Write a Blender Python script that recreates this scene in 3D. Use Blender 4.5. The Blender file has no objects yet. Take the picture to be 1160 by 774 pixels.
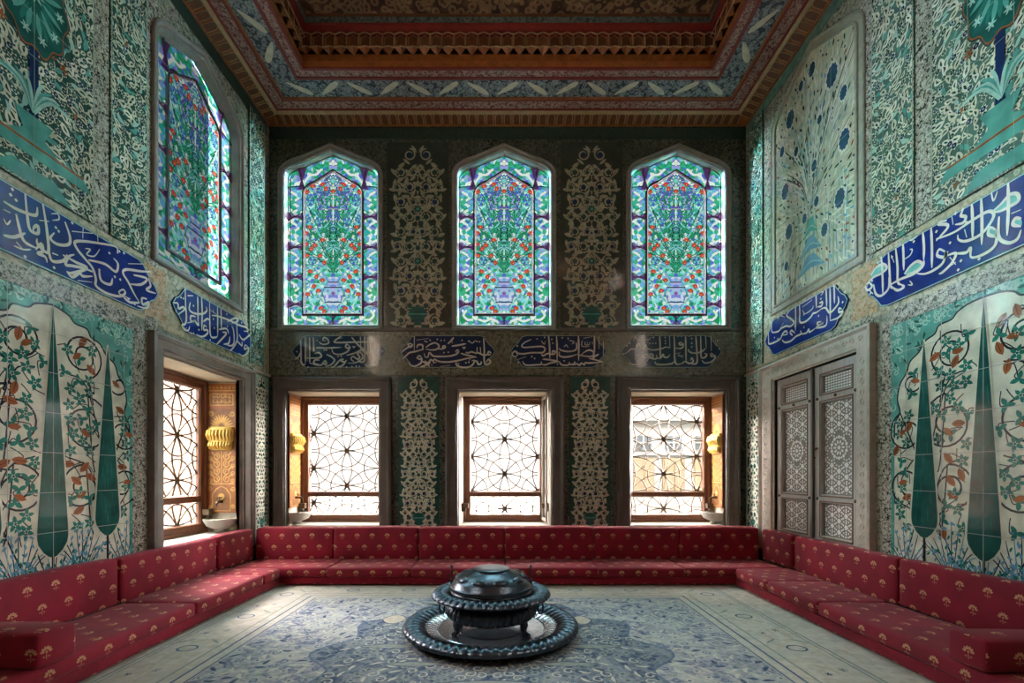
import bpy, bmesh, math, random
import numpy as np
from mathutils import Vector, geometry
PI = math.pi
C = bpy.context.scene.collection
sc = bpy.context.scene
H = 1.05                      # eye height
FP = 520.0                    # focal length in pixels of the 1160 px wide frame
WX, WY = 2.70, 5.20           # side walls at +-WX, back wall at WY
GLASS_T = .47                # how much daylight the coloured glass lets through
YN = -1.6                     # wall behind the viewpoint

# ------------------------------------------------------------------ materials
MATS = {}
class NT:
    """small helper round a node tree"""
    def __init__(s, name):
        s.mat = bpy.data.materials.new(name); s.mat.use_nodes = True
        s.t = s.mat.node_tree; s.t.nodes.clear()
        s.out = s.n('ShaderNodeOutputMaterial')
        MATS[name] = s.mat
    def n(s, typ, **kw):
        nd = s.t.nodes.new(typ)
        for k, v in kw.items(): setattr(nd, k, v)
        return nd
    def l(s, a, b): s.t.links.new(a, b)
    def co(s, kind='Object'):
        return s.n('ShaderNodeTexCoord').outputs[kind]
    def noise(s, vec, scale, detail=3, rough=.5, dist=0):
        n = s.n('ShaderNodeTexNoise'); n.inputs['Scale'].default_value = scale
        n.inputs['Detail'].default_value = detail; n.inputs['Roughness'].default_value = rough
        n.inputs['Distortion'].default_value = dist
        s.l(vec, n.inputs['Vector']); return n
    def voro(s, vec, scale, feature='F1', rand=1.0):
        n = s.n('ShaderNodeTexVoronoi', feature=feature); n.inputs['Scale'].default_value = scale
        n.inputs['Randomness'].default_value = rand
        s.l(vec, n.inputs['Vector']); return n
    def ramp(s, fac, stops, interp='LINEAR'):
        r = s.n('ShaderNodeValToRGB'); cr = r.color_ramp; cr.interpolation = interp
        while len(cr.elements) < len(stops): cr.elements.new(.5)
        for e, (p, c) in zip(cr.elements, stops):
            e.position = p; e.color = (*c, 1) if len(c) == 3 else c
        s.l(fac, r.inputs[0]); return r.outputs[0]
    def mix(s, fac, a, b, typ='MIX'):
        m = s.n('ShaderNodeMix', data_type='RGBA', blend_type=typ)
        for sock, v in ((m.inputs[0], fac), (m.inputs[6], a), (m.inputs[7], b)):
            if isinstance(v, (int, float)): sock.default_value = v
            elif isinstance(v, tuple): sock.default_value = (*v, 1) if len(v) == 3 else v
            else: s.l(v, sock)
        return m.outputs[2]
    def math(s, op, a, b=None, c=None, clamp=False):
        m = s.n('ShaderNodeMath', operation=op); m.use_clamp = clamp
        for i, v in enumerate((a, b, c)):
            if v is None: continue
            if isinstance(v, (int, float)): m.inputs[i].default_value = v
            else: s.l(v, m.inputs[i])
        return m.outputs[0]
    def principled(s, col, rough=.5, metallic=0, spec=.5, bump=None, bstr=.1, bdist=.01, coat=0, sheen=0):
        p = s.n('ShaderNodeBsdfPrincipled')
        if isinstance(col, tuple): p.inputs['Base Color'].default_value = (*col, 1)
        else: s.l(col, p.inputs['Base Color'])
        if isinstance(rough, (int, float)): p.inputs['Roughness'].default_value = rough
        else: s.l(rough, p.inputs['Roughness'])
        p.inputs['Metallic'].default_value = metallic
        p.inputs['Specular IOR Level'].default_value = spec
        p.inputs['Coat Weight'].default_value = coat
        p.inputs['Coat Roughness'].default_value = .08
        p.inputs['Sheen Weight'].default_value = sheen
        if bump is not None:
            b = s.n('ShaderNodeBump'); b.inputs['Strength'].default_value = bstr
            b.inputs['Distance'].default_value = bdist
            s.l(bump, b.inputs['Height']); s.l(b.outputs[0], p.inputs['Normal'])
        s.l(p.outputs[0], s.out.inputs[0]); return p

def scl(c, k): return tuple(min(1, x*k) for x in c)

def glaze(name, col, var=.25, rough=.085):
    """one glaze colour of the painted tiles: slightly uneven, shiny"""
    t = NT(name); o = t.co()
    n = t.noise(o, 9, 4)
    c = t.ramp(n.outputs[0], [(.3, scl(col, 1-var)), (.7, scl(col, 1+var))])
    n2 = t.noise(o, 3.2, 2)
    t.principled(c, rough, spec=.5, bump=n2.outputs[0], bstr=.06, bdist=.03)
    return t.mat

def speckle(name, dark, mid, light, scale=42, rough=.2, tint=None, grout=.24):
    """small repeating flower-and-leaf border painted on tiles"""
    t = NT(name); o = t.co()
    wob = t.noise(o, scale*.55, 2)
    add = t.n('ShaderNodeVectorMath', operation='MULTIPLY_ADD')
    t.l(wob.outputs['Color'], add.inputs[0]); add.inputs[1].default_value = (.035, .035, .035); t.l(o, add.inputs[2])
    v = t.voro(add.outputs[0], scale)
    c = t.ramp(v.outputs['Distance'], [(0, mid), (.26, mid), (.30, light), (.55, light), (.62, dark), (1, dark)])
    v2 = t.voro(o, scale*.45)
    c2 = t.ramp(v2.outputs['Distance'], [(0, scl(mid, .7)), (.3, light), (.5, mid), (.75, dark)])
    c = t.mix(.38, c, c2)
    n = t.noise(o, 2.5, 3)
    if tint: c = t.mix(t.math('MULTIPLY', t.ramp(n.outputs[0], [(.42, (0, 0, 0)), (.6, (1, 1, 1))]), .55), c, tint)
    n2 = t.noise(o, 4, 2)
    t.principled(c, rough, bump=n2.outputs[0], bstr=.1, bdist=.03)
    return t.mat

def plain(name, col, rough=.6, var=.15, scale=8, metallic=0, spec=.5, bump=0, bscale=60, stretch=None):
    t = NT(name); o = t.co()
    if stretch:
        mp = t.n('ShaderNodeMapping'); mp.inputs['Scale'].default_value = stretch; t.l(o, mp.inputs[0]); o = mp.outputs[0]
    n = t.noise(o, scale, 5, .6)
    c = t.ramp(n.outputs[0], [(.28, scl(col, 1-var)), (.72, scl(col, 1+var))])
    b = t.noise(o, bscale, 3).outputs[0] if bump else None
    t.principled(c, rough, metallic=metallic, spec=spec, bump=b, bstr=bump, bdist=.01)
    return t.mat

CREAM = glaze('cream_glaze', (.58, .555, .41))
MILK = glaze('milk_glaze', (.66, .645, .52))
TURQ = glaze('turquoise_glaze', (.095, .32, .27))
AQUA = glaze('pale_aqua_glaze', (.34, .54, .46))
TEAL = glaze('teal_glaze', (.014, .088, .075), .35)
LEAFG = glaze('leaf_green_glaze', (.022, .16, .125), .3)
DGREEN = glaze('dark_green_glaze', (.022, .055, .048), .35)
SAGE = glaze('sage_glaze', (.30, .36, .27))
COBALT = glaze('cobalt_glaze', (.010, .030, .19), .35)
NAVY = glaze('navy_glaze', (.010, .028, .085), .35)
INK = glaze('ink_line_glaze', (.018, .02, .028))
RUST = glaze('tomato_brown_glaze', (.30, .095, .035), .3)
LBLUE = glaze('light_blue_glaze', (.13, .30, .42))
GROUT = plain('tile_joint', (.36, .37, .34), .7)
SAZG = glaze('saz_ground_glaze', (.030, .085, .070), .45)
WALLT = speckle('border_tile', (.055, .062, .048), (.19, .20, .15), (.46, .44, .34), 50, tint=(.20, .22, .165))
WALLB = speckle('shaded_border_tile', (.018, .028, .022), (.05, .064, .05), (.135, .138, .105), 46, tint=(.03, .038, .028))  # same border tile with the end wall's shade put into its colour
BLACKT = speckle('black_white_border_tile', (.035, .034, .028), (.20, .19, .155), (.56, .53, .43), 66)
FLORAL = speckle('floral_band_tile', (.13, .20, .14), (.36, .38, .28), (.60, .55, .41), 34, tint=(.46, .34, .20))
FLORALB = speckle('shaded_floral_band_tile', (.04, .06, .045), (.10, .12, .09), (.22, .21, .15), 34, tint=(.11, .10, .06))  # darker copy of the floral band, shade put into the colour
TANF = speckle('coral_flower_tile', (.24, .20, .10), (.52, .22, .085), (.52, .44, .30), 40)
TANB = speckle('shaded_coral_flower_tile', (.07, .06, .03), (.16, .085, .035), (.24, .19, .11), 44)  # coral tile darkened in colour to stand in for shade
STONE = plain('grey_brown_marble', (.20, .178, .152), .42, .28, 7, bump=.12, bscale=40)
STONED = plain('smoky_dark_marble', (.085, .07, .058), .38, .3, 6, bump=.12, bscale=40)
STONEL = plain('pale_carved_stone', (.44, .40, .33), .5, .2, 14, bump=.25, bscale=55)
PLASTER = plain('pale_reveal_plaster', (.66, .58, .44), .7, .12, 5)
REVEAL = plain('pale_reveal_marble', (.42, .37, .29), .5, .2, 6)
WOOD = plain('red_brown_window_wood', (.155, .058, .026), .42, .3, 10, bump=.15, stretch=(6, 6, 1))
WOODG = plain('dark_weathered_wood', (.20, .18, .15), .5, .28, 9, bump=.2, stretch=(7, 7, 1))
WOODP = plain('silvery_walnut_shutter', (.36, .345, .315), .4, .25, 9, bump=.15, stretch=(7, 7, 1))
PEARL = plain('mother_of_pearl', (.86, .85, .82), .25, .1, 30)
IRON = plain('brown_iron_rod', (.10, .062, .032), .5, .3, 20, metallic=.3)
GILT = plain('gilded_carving', (.50, .27, .065), .42, .3, 20, metallic=.25, bump=.3, bscale=50)
GILTD = plain('brown_gilded_ground', (.22, .085, .022), .5, .3, 20, bump=.2)
MARBLE = plain('white_marble', (.62, .60, .54), .3, .15, 8)
BRONZE = plain('dark_blue_bronze', (.05, .062, .08), .30, .3, 12, metallic=.85, bump=.06, bscale=80)
BRONZEL = plain('polished_bronze_tray', (.36, .39, .43), .20, .3, 12, metallic=.9, bump=.05, bscale=80)
CBROWN = plain('carved_amber_wood', (.28, .088, .020), .45, .35, 16, bump=.2)
CBROWND = plain('carved_dark_wood', (.13, .042, .012), .55, .3, 16, bump=.2)
CREAMP = plain('pale_gilt_edge', (.42, .30, .155), .5, .2, 18)
REDP = plain('deep_red_paint', (.20, .018, .013), .5, .2, 12)
REDW = speckle('red_scroll_band_paint', (.14, .014, .013), (.17, .025, .02), (.46, .34, .28), 44, .5)
BLUEW = speckle('blue_flower_band_paint', (.015, .02, .028), (.07, .10, .15), (.34, .36, .36), 26, .5)
TEALW = speckle('teal_star_band_paint', (.02, .035, .038), (.06, .10, .105), (.15, .19, .18), 34, .5)
CEILF = speckle('brown_floral_ceiling_paint', (.03, .012, .007), (.11, .042, .02), (.34, .22, .12), 15, .6)
LEAFP = plain('pale_painted_leaf', (.66, .60, .47), .5, .15, 18)
LEAD = plain('dark_lead_came', (.030, .022, .028), .6, .3, 20)
TERR = plain('terrace_stone', (.035, .0345, .033), .8, .1, 3)
BRICK = None

def brick_mat():
    t = NT('orange_brick'); o = t.co()
    mp = t.n('ShaderNodeMapping'); mp.inputs['Rotation'].default_value = (0, PI/2, PI/2); t.l(o, mp.inputs[0])
    b = t.n('ShaderNodeTexBrick'); b.inputs['Scale'].default_value = 3.2
    b.inputs['Color1'].default_value = (.062, .029, .016, 1); b.inputs['Color2'].default_value = (.052, .023, .012, 1)
    b.inputs['Mortar'].default_value = (.07, .05, .038, 1)
    t.l(mp.outputs[0], b.inputs['Vector']); t.principled(b.outputs[0], .85)
    return t.mat
BRICK = brick_mat()

def clear_glass():
    t = NT('clear_window_glass')
    tr = t.n('ShaderNodeBsdfTransparent'); tr.inputs[0].default_value = (.94, .96, .96, 1)
    g = t.n('ShaderNodeBsdfGlossy'); g.inputs['Roughness'].default_value = .02
    lw = t.n('ShaderNodeLayerWeight'); fr = t.math('ADD', t.math('MULTIPLY', t.math('POWER', lw.outputs['Facing'], 4), .5), .025)
    m = t.n('ShaderNodeMixShader'); t.l(fr, m.inputs[0]); t.l(tr.outputs[0], m.inputs[1]); t.l(g.outputs[0], m.inputs[2])
    t.l(m.outputs[0], t.out.inputs[0]); return t.mat
CLEAR = clear_glass()

def stained_glass(name='stained_glass', GLASS_T=GLASS_T):
    t = NT(name)
    a = t.n('ShaderNodeAttribute'); a.attribute_name = 'glass_colour'
    thick = t.mix(1., a.outputs[0], (GLASS_T, GLASS_T, GLASS_T), 'MULTIPLY')
    tr = t.n('ShaderNodeBsdfTransparent'); t.l(thick, tr.inputs[0])
    g = t.n('ShaderNodeBsdfGlossy'); g.inputs['Roughness'].default_value = .15
    m = t.n('ShaderNodeMixShader'); m.inputs[0].default_value = .03
    t.l(tr.outputs[0], m.inputs[1]); t.l(g.outputs[0], m.inputs[2])
    t.l(m.outputs[0], t.out.inputs[0]); return t.mat
STAIN = stained_glass(); STAIN2 = stained_glass('darkened_stained_glass', GLASS_T*.42)  # second is the same glass, colour darkened to offset the brighter sky behind

def upholstery(name='crimson_upholstery', col=(.215, .005, .020)):
    """crimson velvet with rows of small golden carnations, drawn in the cover's own uv metres"""
    t = NT(name)
    uv = t.n('ShaderNodeUVMap'); uv.uv_map = 'UVMap'
    sp = t.n('ShaderNodeSeparateXYZ'); t.l(uv.outputs[0], sp.inputs[0])
    SX, SY = .155, .115
    v = t.math('DIVIDE', sp.outputs[1], SY)
    row = t.math('FLOOR', v)
    odd = t.math('MODULO', t.math('ABSOLUTE', row), 2)
    u = t.math('ADD', t.math('DIVIDE', sp.outputs[0], SX), t.math('MULTIPLY', odd, .5))
    fx = t.math('MULTIPLY', t.math('SUBTRACT', t.math('FRACT', u), .5), SX)
    fy = t.math('MULTIPLY', t.math('SUBTRACT', t.math('FRACT', v), .5), SY)
    fy2 = t.math('ADD', fy, .004)
    r = t.math('SQRT', t.math('ADD', t.math('MULTIPLY', fx, fx), t.math('MULTIPLY', fy2, fy2)))
    ang = t.math('ARCTAN2', fx, fy2)               # 0 = up
    ribs = t.math('MULTIPLY', t.math('COSINE', t.math('MULTIPLY', ang, 11)), .0028)
    fan = t.math('MULTIPLY', t.math('LESS_THAN', t.math('ADD', r, ribs), .0245), t.math('GREATER_THAN', r, .0105))
    fan = t.math('MULTIPLY', fan, t.math('LESS_THAN', t.math('ABSOLUTE', ang), 1.75))
    dot = t.math('LESS_THAN', r, .005)
    stem = t.math('MULTIPLY', t.math('LESS_THAN', t.math('ABSOLUTE', fx), .0022), t.math('MULTIPLY', t.math('LESS_THAN', fy2, 0), t.math('GREATER_THAN', fy2, -.034)))
    dd = t.math('SUBTRACT', t.math('ABSOLUTE', fx), .011); de = t.math('ADD', fy2, .021)
    lf = t.math('LESS_THAN', t.math('ADD', t.math('MULTIPLY', dd, dd), t.math('MULTIPLY', t.math('MULTIPLY', de, de), 2.5)), .00004)
    msk = t.math('MAXIMUM', t.math('MAXIMUM', fan, dot), t.math('MULTIPLY', t.math('MAXIMUM', stem, lf), .55))
    o = t.co()
    n = t.noise(o, 5, 4)
    base = t.ramp(n.outputs[0], [(.3, scl(col, .78)), (.7, scl(col, 1.25))])
    n3 = t.noise(uv.outputs[0], 220, 2)
    gold = t.ramp(n3.outputs[0], [(.3, (.38, .17, .08)), (.7, (.62, .36, .20))])
    c = t.mix(msk, base, gold)
    t.principled(c, .75, spec=.25, bump=n3.outputs[0], bstr=.25, bdist=.004, sheen=.10)
    return t.mat
UPH = upholstery()
UPHD = plain('dark_plum_lining', (.022, .010, .028), .8, .2, 10)

# ------------------------------------------------------------------ mesh building
def tag(o, label, cat=None, group=None, kind=None):
    o['label'] = label
    if cat: o['category'] = cat
    if group: o['group'] = group
    if kind: o['kind'] = kind
    return o

def empty(name, loc, label=None, cat=None, group=None, kind=None):
    o = bpy.data.objects.new(name, None); C.objects.link(o); o.location = loc; o.empty_display_size = .1
    if label: tag(o, label, cat, group, kind)
    return o

def wloc(o):
    v = Vector(o.location); p = o.parent
    while p: v += Vector(p.location); p = p.parent
    return v

class MB:
    def __init__(s): s.v = []; s.f = []; s.m = []; s.uv = None
    def add(s, vs, fs, m=0):
        k = len(s.v); s.v.extend([tuple(p) for p in vs]); s.f.extend([tuple(i+k for i in f) for f in fs]); s.m.extend([m]*len(fs)); return s
    def box(s, x0, x1, y0, y1, z0, z1, m=0):
        return s.add([(x0,y0,z0),(x1,y0,z0),(x1,y1,z0),(x0,y1,z0),(x0,y0,z1),(x1,y0,z1),(x1,y1,z1),(x0,y1,z1)],
              [(3,2,1,0),(4,5,6,7),(0,1,5,4),(1,2,6,5),(2,3,7,6),(3,0,4,7)], m)
    def bevbox(s, x0, x1, y0, y1, z0, z1, b=.006, m=0):
        bm = bmesh.new()
        r = bmesh.ops.create_cube(bm, size=1)
        for v in bm.verts:
            v.co = Vector(((x0+x1)/2+v.co.x*(x1-x0), (y0+y1)/2+v.co.y*(y1-y0), (z0+z1)/2+v.co.z*(z1-z0)))
        bmesh.ops.bevel(bm, geom=bm.edges[:], offset=b, segments=2, affect='EDGES', profile=.6)
        bm.verts.index_update()
        s.add([v.co[:] for v in bm.verts], [[v.index for v in f.verts] for f in bm.faces], m); bm.free(); return s
    def obox(s, mp, u0, u1, v0, v1, w0, w1, m=0):
        p = [mp(u, v, w) for w in (w0, w1) for u, v in ((u0,v0),(u1,v0),(u1,v1),(u0,v1))]
        return s.add(p, [(3,2,1,0),(4,5,6,7),(0,1,5,4),(1,2,6,5),(2,3,7,6),(3,0,4,7)], m)
    def tube(s, pts, r, n=8, closed=False, m=0, caps=True):
        pts = [Vector(p) for p in pts]; N = len(pts); rs = r if isinstance(r, (list, tuple)) else [r]*N
        rings = []
        up = None
        for i in range(N):
            a = pts[i-1] if (i > 0 or closed) else pts[i]
            b = pts[(i+1) % N] if (i < N-1 or closed) else pts[i]
            d = (b-a); d = d.normalized() if d.length > 1e-9 else Vector((0,0,1))
            if up is None: up = d.orthogonal().normalized()
            up = (up - d*up.dot(d)); up = up.normalized() if up.length > 1e-6 else d.orthogonal().normalized()
            q = d.cross(up)
            rings.append([pts[i] + (up*math.cos(2*PI*k/n) + q*math.sin(2*PI*k/n))*rs[i] for k in range(n)])
        vs = [p for rg in rings for p in rg]; fs = []
        for i in range(N if closed else N-1):
            j = (i+1) % N
            for k in range(n):
                fs.append((i*n+k, i*n+(k+1) % n, j*n+(k+1) % n, j*n+k))
        if caps and not closed: fs.append(tuple(range(n))[::-1]); fs.append(tuple((N-1)*n+k for k in range(n)))
        return s.add(vs, fs, m)
    def lathe(s, prof, c, n=64, mod=None, m=0):
        """prof: (r,z) list; mod(i, theta, r, z) -> (r, z)"""
        vs = []; N = len(prof)
        for i, (r, z) in enumerate(prof):
            for k in range(n):
                t = 2*PI*k/n; rr, zz = mod(i, t, r, z) if mod else (r, z)
                vs.append((c[0]+rr*math.cos(t), c[1]+rr*math.sin(t), c[2]+zz))
        fs = [(i*n+k, i*n+(k+1) % n, (i+1)*n+(k+1) % n, (i+1)*n+k) for i in range(N-1) for k in range(n)]
        return s.add(vs, fs, m)
    def loops(s, ls, closed=True, m=0, cap0=False, cap1=False):
        n = len(ls[0]); vs = [p for l in ls for p in l]; fs = []
        for i in range(len(ls)-1):
            for k in range(n if closed else n-1):
                fs.append((i*n+k, i*n+(k+1) % n, (i+1)*n+(k+1) % n, (i+1)*n+k))
        if cap0: fs.append(tuple(range(n))[::-1])
        if cap1: fs.append(tuple((len(ls)-1)*n+k for k in range(n)))
        return s.add(vs, fs, m)
    def sweep(s, loop, prof, mp, m=0):
        """mitred moulding: prof = [(inset, height)] run round a ccw loop"""
        return s.loops([[mp(u, v, w) for u, v in offset(loop, d)] for d, w in prof], True, m)
    def build(s, name, mats, parent=None, smooth=False, origin=None, bevel=0, fast=False):
        if not isinstance(mats, (list, tuple)): mats = [mats]
        if origin is None: origin = wloc(parent) if parent else Vector((0,0,0))
        origin = Vector(origin)
        me = bpy.data.meshes.new(name)
        me.from_pydata([(x-origin.x, y-origin.y, z-origin.z) for x, y, z in s.v], [], s.f)
        for mt in mats: me.materials.append(mt)
        me.polygons.foreach_set('material_index', s.m)
        if s.uv:
            ul = me.uv_layers.new(name='UVMap')
            ul.data.foreach_set('uv', [c for f in s.uv for p in f for c in p])
        if not fast and not s.uv:
            bm = bmesh.new(); bm.from_mesh(me); bmesh.ops.recalc_face_normals(bm, faces=bm.faces[:]); bm.to_mesh(me); bm.free()
        if smooth:
            me.polygons.foreach_set('use_smooth', [True]*len(me.polygons))
            if smooth != 'all': me.set_sharp_from_angle(angle=math.radians(40))
        me.update()
        o = bpy.data.objects.new(name, me); C.objects.link(o)
        if parent: o.parent = parent; o.location = (0,0,0)
        else: o.location = origin
        if bevel:
            b = o.modifiers.new('edge', 'BEVEL'); b.width = bevel; b.segments = 2; b.limit_method = 'ANGLE'
        return o

def offset(loop, d):
    n = len(loop)
    if abs(d) < 1e-9: return list(loop)
    out = []
    for i in range(n):
        x0, y0 = loop[i-1]; x1, y1 = loop[i]; x2, y2 = loop[(i+1) % n]
        a = math.hypot(x1-x0, y1-y0) or 1; b = math.hypot(x2-x1, y2-y1) or 1
        n1 = (-(y1-y0)/a, (x1-x0)/a); n2 = (-(y2-y1)/b, (x2-x1)/b)
        k = d/max(.25, 1+n1[0]*n2[0]+n1[1]*n2[1])
        out.append((x1+(n1[0]+n2[0])*k, y1+(n1[1]+n2[1])*k))
    return out

def rect(u0, v0, u1, v1): return [(u0,v0),(u1,v0),(u1,v1),(u0,v1)]

def arch(cu, a, z0, zs, za, n=8):
    """ccw outline of a pointed window: straight jambs, rounded shoulders, straight rise to the apex"""
    Hh = za-zs
    right = []
    for i in range(n+1):
        t = i/n; p0 = (a, zs); p1 = (a, zs+.30*Hh); p2 = (.62*a, zs+.50*Hh)
        right.append(((1-t)**2*p0[0]+2*t*(1-t)*p1[0]+t*t*p2[0], (1-t)**2*p0[1]+2*t*(1-t)*p1[1]+t*t*p2[1]))
    pts = [(-a, z0), (a, z0)] + right + [(0, za)] + [(-x, z) for x, z in right[::-1]]
    return [(cu+x, z) for x, z in pts]

def mpB(u, v, w): return (u, WY-w, v)
def mpL(u, v, w): return (-WX+w, u, v)
def mpR(u, v, w): return (WX-w, u, v)
def pxB(x, y): return ((x-575)/100, H+(537-y)/100)
def pxL(x, y): Y = WX*FP/(575-x); return (Y, H+(537-y)*Y/FP)
def pxR(x, y): Y = WX*FP/(x-575); return (Y, H+(537-y)*Y/FP)

# ------------------------------------------------------------------ painted ornament
def catmull(pts, n=6, closed=False):
    if len(pts) < 3 and not closed: return [tuple(p) for p in pts]
    out = []; N = len(pts)
    for i in range(N if closed else N-1):
        p0 = pts[i-1] if (i > 0 or closed) else pts[0]; p1 = pts[i]; p2 = pts[(i+1) % N]
        p3 = pts[(i+2) % N] if (closed or i+2 < N) else pts[-1]
        for k in range(n):
            t = k/n; t2 = t*t; t3 = t2*t
            out.append(tuple(.5*((2*b)+(-a+c)*t+(2*a-5*b+4*c-d)*t2+(-a+3*b-3*c+d)*t3) for a, b, c, d in zip(p0, p1, p2, p3)))
    if not closed: out.append(tuple(pts[-1]))
    return out

def clip_convex(poly, clip):
    out = poly
    n = len(clip)
    for i in range(n):
        ax, ay = clip[i]; bx, by = clip[(i+1) % n]
        ex, ey = bx-ax, by-ay
        inp = out; out = []
        if not inp: return out
        px, py = inp[-1]; ps = ex*(py-ay)-ey*(px-ax)
        for x, y in inp:
            s_ = ex*(y-ay)-ey*(x-ax)
            if (s_ >= 0) != (ps >= 0):
                t = ps/(ps-s_); out.append((px+(x-px)*t, py+(y-py)*t))
            if s_ >= 0: out.append((x, y))
            px, py, ps = x, y, s_
    return out

class Orn:
    """shapes painted on a tile panel: each lies a hair above the last one, all in the panel's own mesh"""
    def __init__(s, mp, loop, ground, th=.012, clip=None):
        s.mp = mp; s.mb = MB(); s.mats = [ground]; s.k = 0; s.th = th
        s.clip = clip
        l0 = [mp(u, v, 0) for u, v in loop]; l1 = [mp(u, v, th) for u, v in loop]
        n = len(loop)
        s.mb.add(l0+l1, [(i, (i+1) % n, n+(i+1) % n, n+i) for i in range(n)], 0)
        tris = geometry.tessellate_polygon([[Vector((u, v, 0)) for u, v in loop]])
        s.mb.add(l1, tris, 0)
    def mi(s, m):
        if m not in s.mats: s.mats.append(m)
        return s.mats.index(m)
    def w(s, layer):
        s.k += 1; return s.th + layer*.0007 + (s.k % 700)*9e-7
    def poly(s, pts, m, layer=1):
        if s.clip: pts = clip_convex(pts, s.clip)
        if len(pts) < 3: return
        w = s.w(layer); s.mb.add([s.mp(u, v, w) for u, v in pts], [tuple(range(len(pts)))], s.mi(m))
    def stroke(s, pts, width, m, layer=2, smooth=5, closed=False, t0=1., t1=1.):
        if smooth: pts = catmull(pts, smooth, closed)
        N = len(pts)
        if N < 2: return
        L = []; R = []
        for i in range(N):
            a = pts[i-1] if (i > 0 or closed) else pts[i]; b = pts[(i+1) % N] if (i < N-1 or closed) else pts[i]
            dx, dy = b[0]-a[0], b[1]-a[1]; d = math.hypot(dx, dy) or 1
            f = i/(N-1); e = min(1, f*4)*(1-t0)+t0 if f < .5 else min(1, (1-f)*4)*(1-t1)+t1
            hw = width*.5*e
            L.append((pts[i][0]-dy/d*hw, pts[i][1]+dx/d*hw)); R.append((pts[i][0]+dy/d*hw, pts[i][1]-dx/d*hw))
        w = s.w(layer); mi = s.mi(m)
        if s.clip:
            for i in range(N if closed else N-1):
                j = (i+1) % N
                q = clip_convex([R[i], R[j], L[j], L[i]], s.clip)
                if len(q) > 2: s.mb.add([s.mp(u, v, w) for u, v in q], [tuple(range(len(q)))], mi)
        else:
            s.mb.loops([[s.mp(u, v, w) for u, v in L], [s.mp(u, v, w) for u, v in R]], closed, mi)
    def lens(s, x, y, ang, L, W, m, layer=2, bend=0, n=5):
        ca, sa = math.cos(ang), math.sin(ang); top = []; bot = []
        for i in range(n+1):
            t = i/n; wd = W*.5*math.sin(PI*t)**.8; c = bend*math.sin(PI*t)
            top.append(((t-.5)*L, c+wd)); bot.append(((t-.5)*L, c-wd))
        pts = bot + top[::-1][1:-1]
        s.poly([(x+a*ca-b*sa, y+a*sa+b*ca) for a, b in pts], m, layer)
    def disc(s, x, y, r, m, layer=3, n=10, ry=None):
        ry = ry or r
        s.poly([(x+r*math.cos(2*PI*i/n), y+ry*math.sin(2*PI*i/n)) for i in range(n)], m, layer)
    def flower(s, x, y, r, m, layer=3, pet=5, ph=0, depth=.35, n=4):
        N = pet*n
        s.poly([(x+r*(1-depth+depth*math.cos(pet*(2*PI*i/N)))*math.cos(2*PI*i/N+ph), y+r*(1-depth+depth*math.cos(pet*(2*PI*i/N)))*math.sin(2*PI*i/N+ph)) for i in range(N)], m, layer)
    def spiral(s, x, y, r, turns, a0, m, width, layer=2, r1=.25, dirn=1, n=14):
        N = int(n*turns)
        pts = []
        for i in range(N+1):
            f = i/N; rr = r*(1-f*(1-r1)); a = a0+dirn*2*PI*turns*f
            pts.append((x+rr*math.cos(a), y+rr*math.sin(a)))
        s.stroke(pts, width, m, layer, smooth=0); return pts
    def seams(s, us, vs, u0, u1, v0, v1, m=None, width=.0035, layer=6):
        m = m or GROUT
        for u in us: s.stroke([(u, v0), (u, v1)], width, m, layer, 0)
        for v in vs: s.stroke([(u0, v), (u1, v)], width, m, layer, 0)
    def build(s, name, label, cat, group=None, parent=None):
        xs = [Vector(p) for p in s.mb.v[:4]]
        if parent is None:
            lo = Vector([min(p[i] for p in s.mb.v) for i in range(3)]); hi = Vector([max(p[i] for p in s.mb.v) for i in range(3)])
            org = ((lo.x+hi.x)/2, (lo.y+hi.y)/2, lo.z)
            o = s.mb.build(name, s.mats, None, origin=org, fast=True)
        else: o = s.mb.build(name, s.mats, parent, fast=True)
        if label: tag(o, label, cat, group)
        return o
SKY_HOR = 1.05; SKY_TOP = 75.; SKY_REAR = 5.; SKY_LO = .25; NREAR = 1; SKY_SIDE = 450.; EXPOSURE = 0.85
# ================================================================== ROOM SHELL
T = .46
AP_B = [(-2.00, ), (-.04, ), (1.93, )]           # centres of the upper windows of the end wall
GZ0, GZS, GZA, GHW = 2.75, 4.43, 4.70, .515      # upper window: sill, spring, apex, half width
LOW = [(-2.495, -1.455), (-.55, .49), (1.40, 2.46)]   # lower openings of the end wall
LZ0, LZ1 = .44, 1.99
LW_U = (3.59, 4.62)                               # lower opening of the left wall (along y)
LUC = 4.06                                        # centre of the upper window of the left wall
RS_U = (3.533, 4.634)                             # shutter opening on the right wall
RSZ0, RSZ1 = .40, 1.995

def wall(name, outer, holes, mp, mats, label, thick=T):
    """plate with openings; a hole is (front loop, back loop, material of its reveal)"""
    mb = MB()
    for side, w in ((0, 0.), (1, -thick)):
        ls = [outer] + [h[side] for h in holes]
        flat = [p for l in ls for p in l]
        tris = geometry.tessellate_polygon([[Vector((u, v, 0)) for u, v in l] for l in ls])
        mb.add([mp(u, v, w) for u, v in flat], tris, 0)
    mb.loops([[mp(u, v, 0) for u, v in outer], [mp(u, v, -thick) for u, v in outer]], True, 0)
    for f, b, m in holes:
        mb.loops([[mp(u, v, 0) for u, v in f], [mp(u, v, -thick) for u, v in b]], True, m)
    return tag(mb.build(name, mats), label, None, None, 'structure')

def up_hole(cu):
    f = arch(cu, GHW+.01, GZ0-.01, GZS, GZA+.01); b = [(cu+(u-cu)*1.5, v+(.62 if v > 3.5 else -.18)) for u, v in f]
    return (f, b, 2)
def low_hole(u0, u1, z0=LZ0, z1=LZ1): r = rect(u0, z0, u1, z1); return (r, r, 1)

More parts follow.
